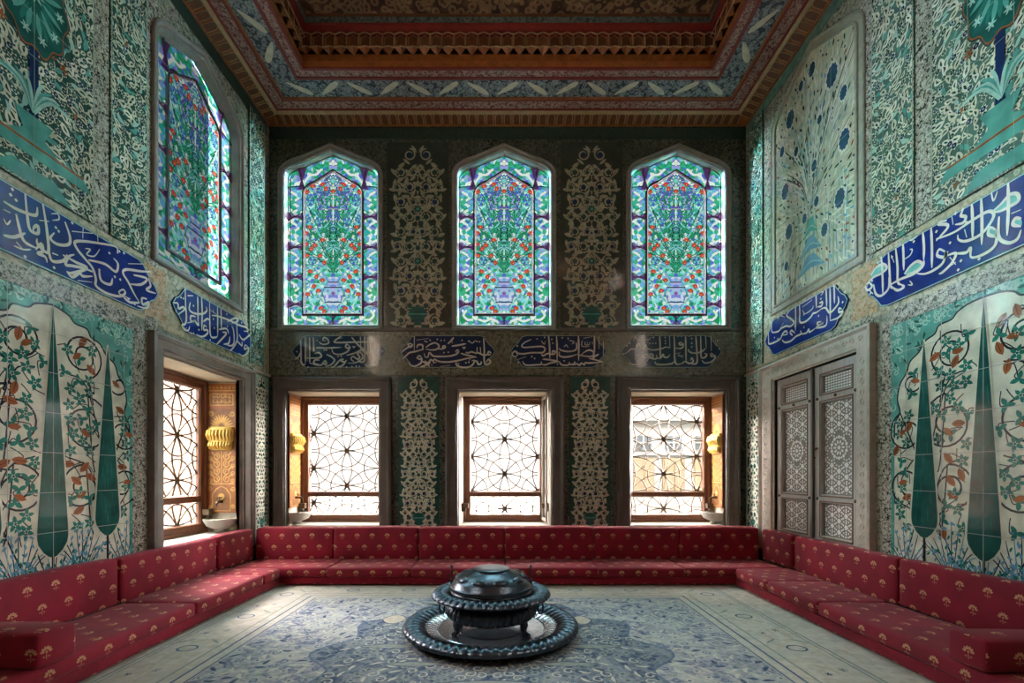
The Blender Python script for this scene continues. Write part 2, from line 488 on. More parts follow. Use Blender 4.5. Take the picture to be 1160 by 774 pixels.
REAR = [low_hole(.85, 1.4, 2.75, 4.9)][:NREAR]     # unseen openings added in the side walls to let in more daylight
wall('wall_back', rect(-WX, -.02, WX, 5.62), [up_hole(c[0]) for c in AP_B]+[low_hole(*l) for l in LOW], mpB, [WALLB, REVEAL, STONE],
     'far end wall covered in grey-green tiles with shade put in their colour and two rows of windows')
wall('wall_left', rect(YN, -.02, WY, 5.62), [up_hole(LUC), low_hole(*LW_U)]+REAR, mpL, [WALLT, REVEAL, STONE],
     'left side wall covered in green and white painted tiles')
wall('wall_right', rect(YN, -.02, WY, 5.62), [low_hole(RS_U[0], RS_U[1], RSZ0, RSZ1)]+REAR, mpR, [WALLT, WOODG, STONE],
     'right side wall covered in green and white painted tiles')
mb = MB(); mb.box(-WX-T, WX+T, YN-.3, YN, -.02, 5.62)
tag(mb.build('wall_front', CBROWND), 'tiled wall closing the room behind the viewer', None, None, 'structure')
mb = MB(); mb.box(-WX-T, WX+T, YN-.3, WY+T, -.12, -.02)
tag(mb.build('floor', plain('floor_stone', (.30, .28, .24), .6)), 'stone floor under the big carpet', None, None, 'structure')
# closet behind the shutters
mb = MB(); mb.box(WX+.30, WX+.34, RS_U[0]-.05, RS_U[1]+.05, RSZ0-.05, RSZ1+.05)
tag(mb.build('trim_1', WOODG), 'dark wooden back board behind the shutters of the right wall', None, None, 'structure')

# ------------------------------------------------------------------ stone frames of lower openings
STONE_PROF = [(0, 0), (0, .055), (.022, .062), (.034, .05), (.042, .05), (.05, .038), (.115, .034), (.120, .022), (.135, .022), (.14, .01), (.15, .0), (.15, -.03)]
def stone_frame(parent, mp, u0, u1, z0, z1, pad, mat, name='stone_frame'):
    """moulded marble surround: pad = (left, right, top); the jambs run down behind the cushions"""
    l, r, t = pad
    lp = rect(u0-l, z0-.15, u1+r, z1+t); ln = rect(u0, z0, u1, z1)
    mb = MB(); n = STONE_PROF[-1][0]
    rings = []
    for d, w in STONE_PROF:
        f = d/n; rings.append([mp(a+(c-a)*f, b+(e-b)*f, w) for (a, b), (c, e) in zip(lp, ln)])
    mb.loops(rings, True)
    return mb.build(name, mat, parent)

def grille(parent, mp, u0, u1, z0, z1, w, phase, mat=IRON, S=.42, r=.0072):
    """iron rods: a circle round every node of a triangular net and two bowed rods to each neighbour"""
    mb = MB(); cl = rect(u0, z0, u1, z1)
    def inside(p): return u0 <= p[0] <= u1 and z0 <= p[1] <= z1
    def run(pts):
        seg = []
        for p in pts:
            if inside(p): seg.append(mp(p[0], p[1], w))
            else:
                if len(seg) > 1: mb.tube(seg, r, 6)
                seg = []
        if len(seg) > 1: mb.tube(seg, r, 6)
    nodes = []
    cu, cz = phase
    for i in range(-4, 5):
        for j in range(-5, 6):
            x = cu+i*S*.955; z = cz+j*S+(S*.5 if i % 2 else 0)
            if u0-S < x < u1+S and z0-S < z < z1+S: nodes.append((x, z))
    for x, z in nodes:
        run([(x+S*.465*math.cos(2*PI*k/40), z+S*.465*math.sin(2*PI*k/40)) for k in range(41)])
        if inside((x, z)):
            for k in range(6):
                a = PI/6+k*PI/3
                mb.tube([mp(x, z, w), mp(x+.035*math.cos(a), z+.035*math.sin(a), w+.004)], [.009, .004], 6)
    for i, a in enumerate(nodes):
        for b in nodes[i+1:]:
            d = math.hypot(a[0]-b[0], a[1]-b[1])
            if d < S*1.12:
                px_, pz_ = -(b[1]-a[1])/d, (b[0]-a[0])/d
                for sg in (-1, 1):
                    run([(a[0]+(b[0]-a[0])*t+sg*.062*math.sin(PI*t)*px_, a[1]+(b[1]-a[1])*t+sg*.062*math.sin(PI*t)*pz_) for t in [k/24 for k in range(25)]])
    return mb.build('iron_grille', mat, parent, smooth='all')

def low_window(name, mp, u0, u1, pad, frame_mat, label, d=.35, phase=None, casement=False, jl=.0, jr=.0):
    c = mp((u0+u1)/2, LZ0, 0)
    e = empty(name, c, label, None, None, 'structure')
    stone_frame(e, mp, u0, u1, LZ0, LZ1, pad, frame_mat)
    # reveal lining with a pale soffit
    mb = MB()
    mb.obox(mp, u0, u1, LZ1-.012, LZ1, -.02, -d)
    mb.build('lintel_soffit', PLASTER, e)
    mb = MB(); mb.obox(mp, u0, u1, LZ0-.01, LZ0+.025, -.02, -d-.05); mb.build('sill', MARBLE, e)
    # wooden sash: outer frame and mid rail
    a0, a1, b0, b1 = u0+.01, u1-.01, LZ0+.03, LZ1-.014
    S0, S1, ST, SB, MZ = .115, .115, .085, .10, .575
    MR = .14; mz0 = b0+.075+.115
    mb = MB()
    prof = [(0, -d-.02), (0, -d+.045), (.03, -d+.045), (.04, -d+.03), (.085, -d+.03), (.095, -d+.012), (.095, -d-.02)]
    mb.loops([[mp(u, v, w) for u, v in offset(rect(a0, b0, a1, b1), q)] for q, w in prof], True)
    mb.obox(mp, a0+.09, a1-.09, mz0+.115, mz0+.175, -d-.02, -d+.035)
    mb.build('sash_frame', WOOD, e, bevel=.004)
    g0, g1, h0, h1 = a0+.095, a1-.095, b0+.095, b1-.095
    ph = phase or ((u0+u1)/2, 1.33)
    grille(e, mp, g0, g1, mz0+.175, h1, -d-.012, ph)
    grille(e, mp, g0, g1, h0, mz0+.115, -d-.012, ph)
    mb = MB(); mb.obox(mp, g0, g1, h0, h1, -d-.040, -d-.036); mb.build('window_pane', CLEAR, e)
    mb = MB()
    for a, s_ in ((u0, 1), (u1, -1)): mb.obox(mp, a, a+s_*.085, .64, .70, -d+.03, -d+.10); mb.obox(mp, a, a+s_*.055, .60, .64, -d+.03, -d+.08)
    mb.build('sash_catch', IRON, e, bevel=.006)
    if casement:
        # inner glazed leaf folded back against the right reveal
        mb = MB(); f = u1-.02
        def mc(u, v, w): return mp(f-.012*1-w-(u*.10), v, -.03-u)
        lp = rect(.0, LZ0+.06, .27, LZ1-.03)
        mb.loops([[mc(u, v, w) for u, v in offset(lp, q)] for q, w in ((0, 0), (0, .022), (.028, .022), (.034, .012), (.034, 0))], True)
        mb.build('casement_leaf', REVEAL, e)
        mb = MB(); mb.obox(mc, .034, .236, LZ0+.094, LZ1-.064, .008, .011); mb.build('casement_pane', CLEAR, e)
    return e

W1 = low_window('window_1', mpB, *LOW[0], (.14, .14, .15), STONED, 'lower window of the end wall nearest the left corner, brown sash with ring-patterned iron grille', phase=(-1.945, 1.33))
W2 = low_window('window_2', mpB, *LOW[1], (.15, .15, .15), STONED, 'middle lower window of the end wall, behind the brazier, with an open glazed leaf', phase=(-.035, 1.47), casement=True)
W3 = low_window('window_3', mpB, *LOW[2], (.17, .15, .15), STONED, 'lower window of the end wall nearest the right corner, with buildings outside', phase=(1.89, 1.47))
W4 = low_window('window_4', mpL, *LW_U, (.15, .21, .14), STONE, 'lower window of the left wall in a moulded stone frame, orange brick outside', phase=(4.25, 1.41))

# ------------------------------------------------------------------ stained glass
def glass_raster():
    NX, NZ, ST = 174, 330, .006
    xs = (np.arange(NX)+.5)*ST-NX*ST/2; zs = (np.arange(NZ)+.5)*ST
    X, Z = np.meshgrid(xs, zs); A = np.abs(X)
    rng = np.random.RandomState(5)
    col = np.zeros((NZ, NX, 3))
    def put(mask, c): col[mask] = c
    def cells(n, seed):
        r = np.random.RandomState(seed); px = r.rand(n)*.52; pz = r.rand(n)*2.0
        d = (A[..., None]-px)**2+(Z[..., None]-pz)**2
        i = d.argmin(2); s = np.sort(d, 2); edge = (np.sqrt(s[..., 1])-np.sqrt(s[..., 0])) < .006
        return i, edge, r
    def seg(p, q, w):
        px, pz = p; dx, dz = q[0]-px, q[1]-pz; L = dx*dx+dz*dz+1e-9
        t = np.clip(((A-px)*dx+(Z-pz)*dz)/L, 0, 1)
        return (A-px-t*dx)**2+(Z-pz-t*dz)**2 < (w*.5)**2
    def line(pts, w, c):
        m = np.zeros(A.shape, bool)
        for p, q in zip(pts, pts[1:]): m |= seg(p, q, w)
        put(m, c)
    def ell(x, z, rx, rz, a=0):
        ca, sa = math.cos(a), math.sin(a); u = (A-x)*ca+(Z-z)*sa; v = -(A-x)*sa+(Z-z)*ca
        return (u/rx)**2+(v/rz)**2
    def blob(x, z, rx, rz, a, c, edge=(.01, .10, .10)):
        e = ell(x, z, rx+.004, rz+.004, a); put(e < 1, edge); put(ell(x, z, rx, rz, a) < 1, c)
    BLU = (.10, .17, .72); PUR = (.20, .12, .60); RED = (.80, .06, .035); GRN = (.02, .34, .15); GR2 = (.05, .50, .30)
    AQ = (.22, .68, .68); WHT = (.78, .92, .90); SKY = (.14, .48, .80); DK = (.012, .018, .02); LAV = (.42, .46, .90)
    # ---- field: small pieces of aqua, white, green and blue glass
    i, e, r = cells(1500, 3)
    pal = np.array([AQ, WHT, (.40, .80, .78), SKY, GR2, AQ, (.10, .60, .52), GRN, WHT, BLU, (.55, .88, .82), (.28, .55, .85)])
    pick = r.randint(0, len(pal), 1500); field = pal[pick]*(.75+.5*r.rand(1500))[:, None]
    col[:] = field[i]
    Zb = .13                                           # bottom of inner field
    # stems fan out of the vase
    top = (.0, .62)
    ends = [(.04, 1.60), (.09, 1.52), (.15, 1.50), (.20, 1.40), (.26, 1.30), (.30, 1.15), (.31, .98), (.28, .86), (.0, 1.68), (.12, 1.25), (.20, 1.08), (.06, 1.05)]
    for ex, ez in ends:
        pts = [(ex*(t**1.4), .60+(ez-.60)*t) for t in np.linspace(0, 1, 9)]
        line(pts, .016, (.010, .12, .06)); line(pts, .008, GR2 if ex > .02 else WHT)
    for k in range(64):
        ex, ez = ends[k % 12]; t = .25+.7*rng.rand(); x, z = ex*t**1.4, .60+(ez-.60)*t
        a = (.6+rng.rand()*.8)*(1 if rng.rand() < .6 else -1)+PI/2; L = .03+.03*rng.rand()
        blob(x+L*math.cos(a), z+L*math.sin(a), L, .009, a, (GRN, GR2, WHT, AQ)[rng.randint(4)])
    for k in range(70):                                # fine dark leading between stems and leaves
        x = .32*rng.rand(); z = .66+.95*rng.rand(); a = math.atan2(z-.6, x+.001)+.35*rng.randn(); L = .03+.04*rng.rand()
        line([(x-L*math.cos(a), z-L*math.sin(a)), (x+L*math.cos(a), z+L*math.sin(a))], .006, (.01, .06, .05))
    # hyacinths
    for bx, bz, n in ((.07, 1.50, 7), (.13, 1.34, 6), (.045, 1.22, 5), (.19, 1.50, 4)):
        for q in range(n):
            for sx in (-.02, .018): blob(bx+sx+.012*rng.randn(), bz+q*.034, .014, .012, 0, (PUR, BLU, LAV)[rng.randint(3)])
    # carnations: blue rosettes
    for bx, bz, rr in ((.27, 1.42, .05), (.30, 1.22, .04), (.16, 1.20, .045), (.24, .74, .045), (.0, 1.10, .03)):
        blob(bx, bz, rr, rr, 0, SKY)
        for q in range(7): blob(bx+rr*.6*math.cos(q*.9), bz+rr*.6*math.sin(q*.9), rr*.3, rr*.26, q, BLU if q % 2 else AQ)
    # tulips and roses
    for bx, bz in ((.30, 1.53), (.235, 1.60), (.12, 1.62), (.085, 1.57), (.0, 1.54), (.31, 1.06), (.27, 1.13), (.31, .93), (.21, .92), (.12, .98), (.25, .88), (.15, .80), (.26, .62), (.19, .56), (.10, .72), (.22, .45), (.17, .40), (.12, .52), (.29, .36), (.14, .20), (.10, .16), (.02, .30), (.30, .80)):
        blob(bx, bz, .021, .026, rng.rand()*2, RED); blob(bx, bz-.006, .007, .009, 0, (.95, .35, .10))
    # top rosette
    blob(0, 1.66, .062, .062, 0, AQ)
    for q in range(9): blob(.045*math.cos(q*PI/8-PI/2+.2), 1.66+.045*math.sin(q*PI/8-PI/2+.2), .014, .014, q, SKY if q % 2 else WHT)
    # vase
    vz = np.array([.17, .22, .27, .36, .44, .50, .56]); vr = np.array([.06, .045, .09, .115, .10, .055, .085])
    rad = np.interp(Z, vz, vr); vm = (Z > .17) & (Z < .56)
    put(vm & (A < rad+.006), (.05, .12, .30)); put(vm & (A < rad), LAV)
    i2, e2, r2 = cells(900, 9)
    tint = np.array([(.22, .28, .80), (.45, .52, .92), (.20, .45, .82), (.62, .75, .95), (.30, .65, .80)])[r2.randint(0, 5, 900)]
    m = vm & (A < rad); col[m] = tint[i2][m]
    for z_ in (.27, .44, .50): put(vm & (A < rad) & (np.abs(Z-z_) < .006), DK)
    put((ell(.0, .37, .022, .022) < 1), (.30, .10, .45))
    # ---- border of cartouches
    FX = .335; FS, FA = 1.505, 1.77                   # half width, spring and apex of the inner field
    inner_top = np.where(A < FX*.62, FA-(A/(FX*.62))*.5*(FA-FS), FS+.5*(FA-FS)*np.sqrt(np.clip(1-((A-FX*.62)/(FX*.38))**2, 0, 1)))
    inner = (A < FX) & (Z > Zb) & (Z < inner_top)
    border = ~inner
    i3, e3, r3 = cells(900, 21)
    bp = np.array([GRN, GR2, SKY, BLU, WHT, AQ, GRN, (.30, .36, .80), (.03, .42, .36)]); bc = bp[r3.randint(0, len(bp), 900)]*(.8+.4*r3.rand(900))[:, None]
    col[border] = bc[i3][border]
    GAP = (.075, .03, .13)
    # white sprays through the cartouches
    zc = [1.42, 1.075, .73, .385]; hh = .165
    bx = (FX+.515)/2
    def spray(pts):
        m = np.zeros(A.shape, bool)
        for p, q in zip(pts, pts[1:]): m |= seg(p, q, .026)
        col[m & border] = WHT
    for z_ in zc[0:1]+zc[1:]:
        spray(catmull([(bx+.05, z_+.11), (bx-.03, z_+.05), (bx+.035, z_-.01), (bx-.035, z_-.07), (bx+.03, z_-.12)], 5))
        for q in range(3):
            e_ = ell(bx+(.035 if q % 2 else -.035), z_-.08+q*.08, .024, .03); col[(e_ < 1) & border] = (GR2 if q % 2 else SKY)
    spray(catmull([(bx-.06, .065), (bx, .07), (bx+.04, .12), (bx+.01, .17)], 5)); spray(catmull([(.08, .045), (.15, .075), (.22, .05), (.29, .07)], 5))
    spray(catmull([(.34, 1.62), (.27, 1.72), (.20, 1.73), (.13, 1.79)], 5)); blob(0, 1.865, .022, .035, 0, WHT); blob(.028, 1.855, .02, .016, 0, WHT)
    # purple crossings between cartouches
    for z_ in (1.2475, .9025, .5575, .245):
        cut = np.abs(Z-z_) < .012+.95*np.clip(np.abs(A-bx)-.045, 0, 1)
        wide_ = np.abs(Z-z_) < .026+.95*np.clip(np.abs(A-bx)-.045, 0, 1); put(border & (A > FX) & wide_ & (np.abs(Z-z_) < .062), (.50, .46, .72)); put(border & (A > FX) & cut & (np.abs(Z-z_) < .05), GAP)
    put((Z < Zb) & (np.abs(A) < .012+.9*np.clip(np.abs(Z-.065)-.03, 0, 1)), GAP)
    put(border & (Z > 1.56) & (np.abs(A-(.36-.0*Z)) < .012+.3*np.abs(Z-1.66)) & (A > .30), GAP)
    for m_ in (0,):
        dist_in = np.maximum.reduce([A-FX, Zb-Z, (Z-inner_top)*.85])
        put(np.abs(dist_in-.008) < .013, (.05, .025, .06))
        put(np.abs(dist_in+.010) < .005, (.50, .48, .55))
    return NX, NZ, ST, col

_GL = glass_raster()
def in_arch(x, z, hw, zs, za):                       # x,z local: sill at 0
    Hh = za-zs; a = abs(x)
    if a > hw or z < 0: return False
    if z <= zs: return True
    if a <= .62*hw: return z < za-(a/(.62*hw))*.5*Hh
    t = (a-.62*hw)/(.38*hw); return z < zs+.5*Hh*math.sqrt(max(0, 1-t*t))
def make_glass_mesh(mp, cu):
    NX, NZ, ST, col = _GL
    hw, zs, za = GHW, GZS-GZ0, GZA-GZ0
    vid = {}; vs = []; fs = []; cs = []
    for j in range(NZ):
        for i in range(NX):
            x = (i+.5)*ST-NX*ST/2; z = (j+.5)*ST
            if not in_arch(x, z, hw+.006, zs, za+.004): continue
            q = []
            for a, b in ((i, j), (i+1, j), (i+1, j+1), (i, j+1)):
                if (a, b) not in vid:
                    vid[(a, b)] = len(vs); vs.append(mp(cu+a*ST-NX*ST/2, GZ0+b*ST, -.062))
                q.append(vid[(a, b)])
            fs.append(q); cs.append((*np.clip(col[j, i], 0, 1), 1.))
    return vs, fs, cs

def up_window(name, mp, cu, fmat, label, glass=None):
    e = empty(name, mp(cu, GZ0, 0), label, None, None, 'structure')
    lp = arch(cu, GHW, GZ0, GZS, GZA)
    out = offset(lp, -.075)
    mb = MB(); mb.loops([[mp(u, v, w) for u, v in offset(out, q)] for q, w in
        ((0, 0), (0, .03), (.012, .036), (.024, .028), (.03, .02), (.05, .022), (.062, .012), (.068, -.02), (.075, -.058), (.083, -.058), (.083, -.075))], True)
    mb.build('stone_surround', fmat, e)
    vs, fs, cs = make_glass_mesh(mp, cu)
    mb = MB(); mb.add(vs, fs); o = mb.build('stained_glass_pane', glass or STAIN, e, fast=True)
    at = o.data.attributes.new('glass_colour', 'FLOAT_COLOR', 'FACE')
    at.data.foreach_set('color', [c for q in cs for c in q])
    # raised plaster-and-lead ribs in front of the glass
    mb = MB(); FX = .335
    inner = arch(cu, FX, GZ0+.13, GZ0+1.505, GZ0+1.77)
    mb.loops([[mp(u, v, w) for u, v in offset(inner, q)] for q, w in ((-.016, -.060), (-.016, -.048), (.0, -.044), (.004, -.060))], True)
    bx = (FX+.515)/2
    for z_ in (1.2475, .9025, .5575, .245):
        for sg in (-1, 1):
            for a, b in (((-.085, .045), (.085, -.045)), ((-.085, -.045), (.085, .045))):
                mb.tube([mp(cu+sg*bx+a[0], GZ0+z_+a[1], -.054), mp(cu+sg*bx+b[0], GZ0+z_+b[1], -.054)], .0055, 6)
    for a, b in (((-.05, .005), (.05, .125)), ((-.05, .125), (.05, .005))):
        mb.tube([mp(cu+a[0], GZ0+a[1], -.054), mp(cu+b[0], GZ0+b[1], -.054)], .0055, 6)
    for sg in (-1, 1):
        mb.tube([mp(cu+sg*.325, GZ0+1.55, -.054), mp(cu+sg*.40, GZ0+1.86, -.054)], .006, 6)
        mb.tube([mp(cu+sg*.335, GZ0+1.60, -.054), mp(cu+sg*.52, GZ0+1.58, -.054)], .006, 6)
    mb.build('lead_rib', LEAD, e)
    return e
up_window('window_5', mpB, AP_B[0][0], STONE, 'stained glass window of the end wall nearest the left corner')
up_window('window_6', mpB, AP_B[1][0], STONE, 'middle stained glass window of the end wall')
up_window('window_7', mpB, AP_B[2][0], STONE, 'stained glass window of the end wall nearest the right corner')
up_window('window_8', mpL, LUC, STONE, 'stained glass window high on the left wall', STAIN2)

# ------------------------------------------------------------------ shutters on the right wall
def shutters():
    e = empty('window_9', mpR(sum(RS_U)/2, RSZ0, 0), 'closed pair of lattice shutters in a pale carved stone frame on the right wall', None, None, 'structure')
    u0, u1 = RS_U
    l0, l1 = .172, .224
    lp = rect(u0-l0, RSZ0-.15, u1+l1, RSZ1+.165); ln = rect(u0, RSZ0, u1, RSZ1); mb = MB()
    prof = [(0, 0), (0, .05), (.10, .056), (.16, .046), (.22, .034), (.90, .030), (.93, .018), (1, .01), (1, -.06)]
    mb.loops([[mpR(a+(c-a)*f, b+(d-b)*f, w) for (a, b), (c, d) in zip(lp, ln)] for f, w in prof], True)
    mb.build('stone_frame', STONEL, e)
    # carved scrolls on the flat of the frame
    rg = random.Random(4); mb = MB()
    def scroll(u, v, vert, sg):
        pts = [(.028*math.cos(a)*(1-a/9), .028*math.sin(a)*(1-a/9)) for a in [k*.5 for k in range(13)]]
        pts = [(x*sg, y) for x, y in pts]
        mb.tube([mpR(u+(y if vert else x), v+(x if vert else y), .033) for x, y in pts], .0042, 5)
    for k in range(20):
        v = RSZ0+.02+k*.078
        scroll(u0-.085, v, True, 1 if k % 2 else -1); scroll(u1+.11, v, True, 1 if k % 2 else -1)
    for k in range(16): scroll(u0-.06+k*.082, RSZ1+.078, False, 1 if k % 2 else -1)
    mb.build('carved_scroll', STONEL, e)
    mid = 4.075
    for (a, b, hinge) in ((u0+.008, mid-.012, -1), (mid+.012, u1-.008, 1)):
        W = b-a; d = -.028
        lf = MB(); z0, z1 = RSZ0+.01, RSZ1-.012
        st = .085
        rails = [(z0, z0+.105), (.80, .872), (1.665, 1.745), (z1-.085, z1)]
        lf.obox(mpR, a, a+st, z0, z1, d-.03, d+.012); lf.obox(mpR, b-st, b, z0, z1, d-.03, d+.012)
        for q0, q1 in rails: lf.obox(mpR, a+st, b-st, q0, q1, d-.03, d+.010)
        # thin inlaid fillets round every panel
        pan = [(z0+.105, .80), (.872, 1.665), (1.745, z1-.085)]
        leaf = lf.build('shutter', WOODP, e, bevel=.003)
        fl = MB()
        for q0, q1 in pan:
            fl.loops([[mpR(u, v, w) for u, v in offset(rect(a+st-.02, q0-.02, b-st+.02, q1+.02), q)] for q, w in ((0, d+.012), (.003, d+.016), (.009, d+.016), (.012, d+.012))], True)
        fl.build('inlay_fillet', WOOD, leaf)
        P = Orn(lambda u, v, w: mpR(u, v, w+d-.022), rect(a+st, pan[0][0], b-st, pan[-1][1]), WOODG, .004)
        ca, cb = a+st, b-st
        # bottom and middle panels: star-and-polygon mother-of-pearl inlay
        for q0, q1, S in ((pan[0][0], pan[0][1], .092), (pan[1][0], pan[1][1], .098)):
            cl = rect(ca+.012, q0+.012, cb-.012, q1-.012)
            cu, cv = (ca+cb)/2, (q0+q1)/2
            P.clip = cl
            big = (q1-q0) > .5
            for i in range(-4, 5):
                for j in range(-9, 10):
                    x = cu+i*S*.5*1.732; y = cv+j*S+(S*.5 if i % 2 else 0)
                    if not (ca-S < x < cb+S and q0-S < y < q1+S): continue
                    rr = math.hypot(x-cu, y-cv)
                    if big and rr < .13: continue
                    P.flower(x, y, S*.27, PEARL, 1, 6, 0, .18, 4)
                    for k in range(6):
                        an = k*PI/3+PI/6
                        px_, py_ = x+S*.40*math.cos(an), y+S*.40*math.sin(an)
                        if big and math.hypot(px_-cu, py_-cv) < .115: continue
                        P.lens(px_, py_, an, S*.24, S*.19, PEARL, 1, 0, 3)
                        an2 = k*PI/3; 
                        P.disc(x+S*.575*math.cos(an2), y+S*.575*math.sin(an2), S*.12, PEARL, 1, 3)
            if big:
                P.flower(cu, cv, .022, PEARL, 1, 10, 0, .2, 3)
                for k in range(10):
                    an = 2*PI*k/10
                    P.lens(cu+.048*math.cos(an), cv+.048*math.sin(an), an, .04, .021, PEARL, 1, 0, 3)
                    P.lens(cu+.088*math.cos(an+PI/10), cv+.088*math.sin(an+PI/10), an+PI/10, .034, .032, PEARL, 1, 0, 3)
                    P.disc(cu+.088*math.cos(an), cv+.088*math.sin(an), .011, PEARL, 1, 5)
            P.clip = None
        # top panel: square turned lattice
        q0, q1 = pan[2]; nx, nz = 11, 6
        for i in range(nx):
            for j in range(nz):
                x0 = ca+.01+(cb-ca-.02)*i/nx; x1 = ca+.01+(cb-ca-.02)*(i+1)/nx; y0 = q0+.01+(q1-q0-.02)*j/nz; y1 = q0+.01+(q1-q0-.02)*(j+1)/nz
                P.poly(rect(x0+.0045, y0+.0045, x1-.0045, y1-.0045), PEARL, 1)
        P.build('pearl_lattice', None, None, parent=leaf)
        st_ = MB()
        for zz in (.835, 1.705):
            for uu in (a+.04, (a+b)/2, b-.04):
                c = mpR(uu, zz, d+.012)
                if uu == (a+b)/2 and zz < 1: continue
                st_.lathe([(.0, .0), (.014, .0), (.012, .008), (.005, .013), (0, .014)], (0, 0, 0), 10)
                k = len(st_.v)-50
                st_.v[k:] = [(c[0]-z, c[1]+x, c[2]+y) for x, y, z in st_.v[k:]]
        st_.build('iron_stud', IRON, leaf)
    mb = MB()
    mb.obox(mpR, mid-.014, mid+.014, RSZ0+.01, RSZ1-.01, -.02, .004)
    mb.build('meeting_bead', STONED, e, bevel=.004)
    mb = MB(); c = mpR(mid-.045, 1.235, -.012)
    mb.tube([(c[0]-.004, c[1], c[2]+.03), (c[0]-.03, c[1], c[2]+.02), (c[0]-.035, c[1], c[2]-.03), (c[0]-.01, c[1], c[2]-.045)], .006, 8)
    mb.lathe([(0, 0), (.016, .002), (.016, .012), (0, .016)], (c[0], c[1], c[2]+.03), 10)
    mb.build('latch', IRON, e, smooth=True)
    return e
shutters()

# ================================================================== CEILING
ZS = 5.05
mb = MB()
def ring(mb, i0, z0, i1, z1, m=0):
    """flat or sloping band running round the ceiling between two insets"""
    a = [(-WX+i0, YN+i0, z0), (WX-i0, YN+i0, z0), (WX-i0, WY-i0, z0), (-WX+i0, WY-i0, z0)]
    b = [(-WX+i1, YN+i1, z1), (WX-i1, YN+i1, z1), (WX-i1, WY-i1, z1), (-WX+i1, WY-i1, z1)]
    mb.loops([a, b], True, m)
CE = empty('ceiling', (0, 1.8, 5.05), 'dark painted wooden ceiling with carved and coloured bands round a raised middle', None, None, 'structure')
def band(name, mat, *segs):
    mb = MB()
    for s_ in segs: ring(mb, *s_)
    return mb.build(name, mat, CE)
band('fascia_board', CBROWN, (0, 4.985, .012, 4.985), (.012, 4.985, .015, 5.0), (.015, 5.0, .135, 5.045))
band('pale_bead', CREAMP, (.118, 5.030, .135, 5.020), (.135, 5.020, .160, 5.026), (.160, 5.026, .166, 5.045))
band('red_scroll_band', REDW, (.185, 5.043, .29, 5.043))
band('red_edge', REDP, (.164, 5.045, .164, 5.036), (.164, 5.036, .185, 5.036), (.185, 5.036, .187, 5.045), (.29, 5.045, .29, 5.036), (.29, 5.036, .315, 5.034), (.315, 5.034, .318, 5.046))
BB = band('blue_flower_band', BLUEW, (.33, 5.046, .56, 5.046))
band('brown_moulding', CBROWN, (.316, 5.046, .318, 5.030), (.318, 5.030, .332, 5.030), (.332, 5.030, .336, 5.046))
band('inner_red_edge', REDP, (.555, 5.046, .557, 5.034), (.557, 5.034, .585, 5.034), (.585, 5.034, .587, 5.044), (.665, 5.044, .667, 5.034), (.667, 5.034, .69, 5.034), (.69, 5.034, .69, 5.10))
band('inner_scroll_band', REDW, (.586, 5.044, .668, 5.044))
band('amber_cove', CBROWN, (.69, 5.05, .70, 5.10), (.70, 5.10, .64, 5.12), (.64, 5.12, .64, 5.22))
band('upper_red_moulding', REDP, (.64, 5.385, .70, 5.40), (.70, 5.40, .71, 5.44), (.71, 5.44, .73, 5.445))
band('teal_star_band', TEALW, (.73, 5.445, .735, 5.50))
band('dark_cornice', CBROWND, (.735, 5.50, .748, 5.498), (.748, 5.498, .752, 5.515))
mb = MB(); mb.add([(-WX+.74, YN+.74, 5.512), (WX-.74, YN+.74, 5.512), (WX-.74, WY-.74, 5.512), (-WX+.74, WY-.74, 5.512)], [(0, 1, 2, 3)])
mb.box(-WX-T, WX+T, YN-.3, WY+T, 5.62, 5.72)
mb.build('floral_centre_field', CEILF, CE)
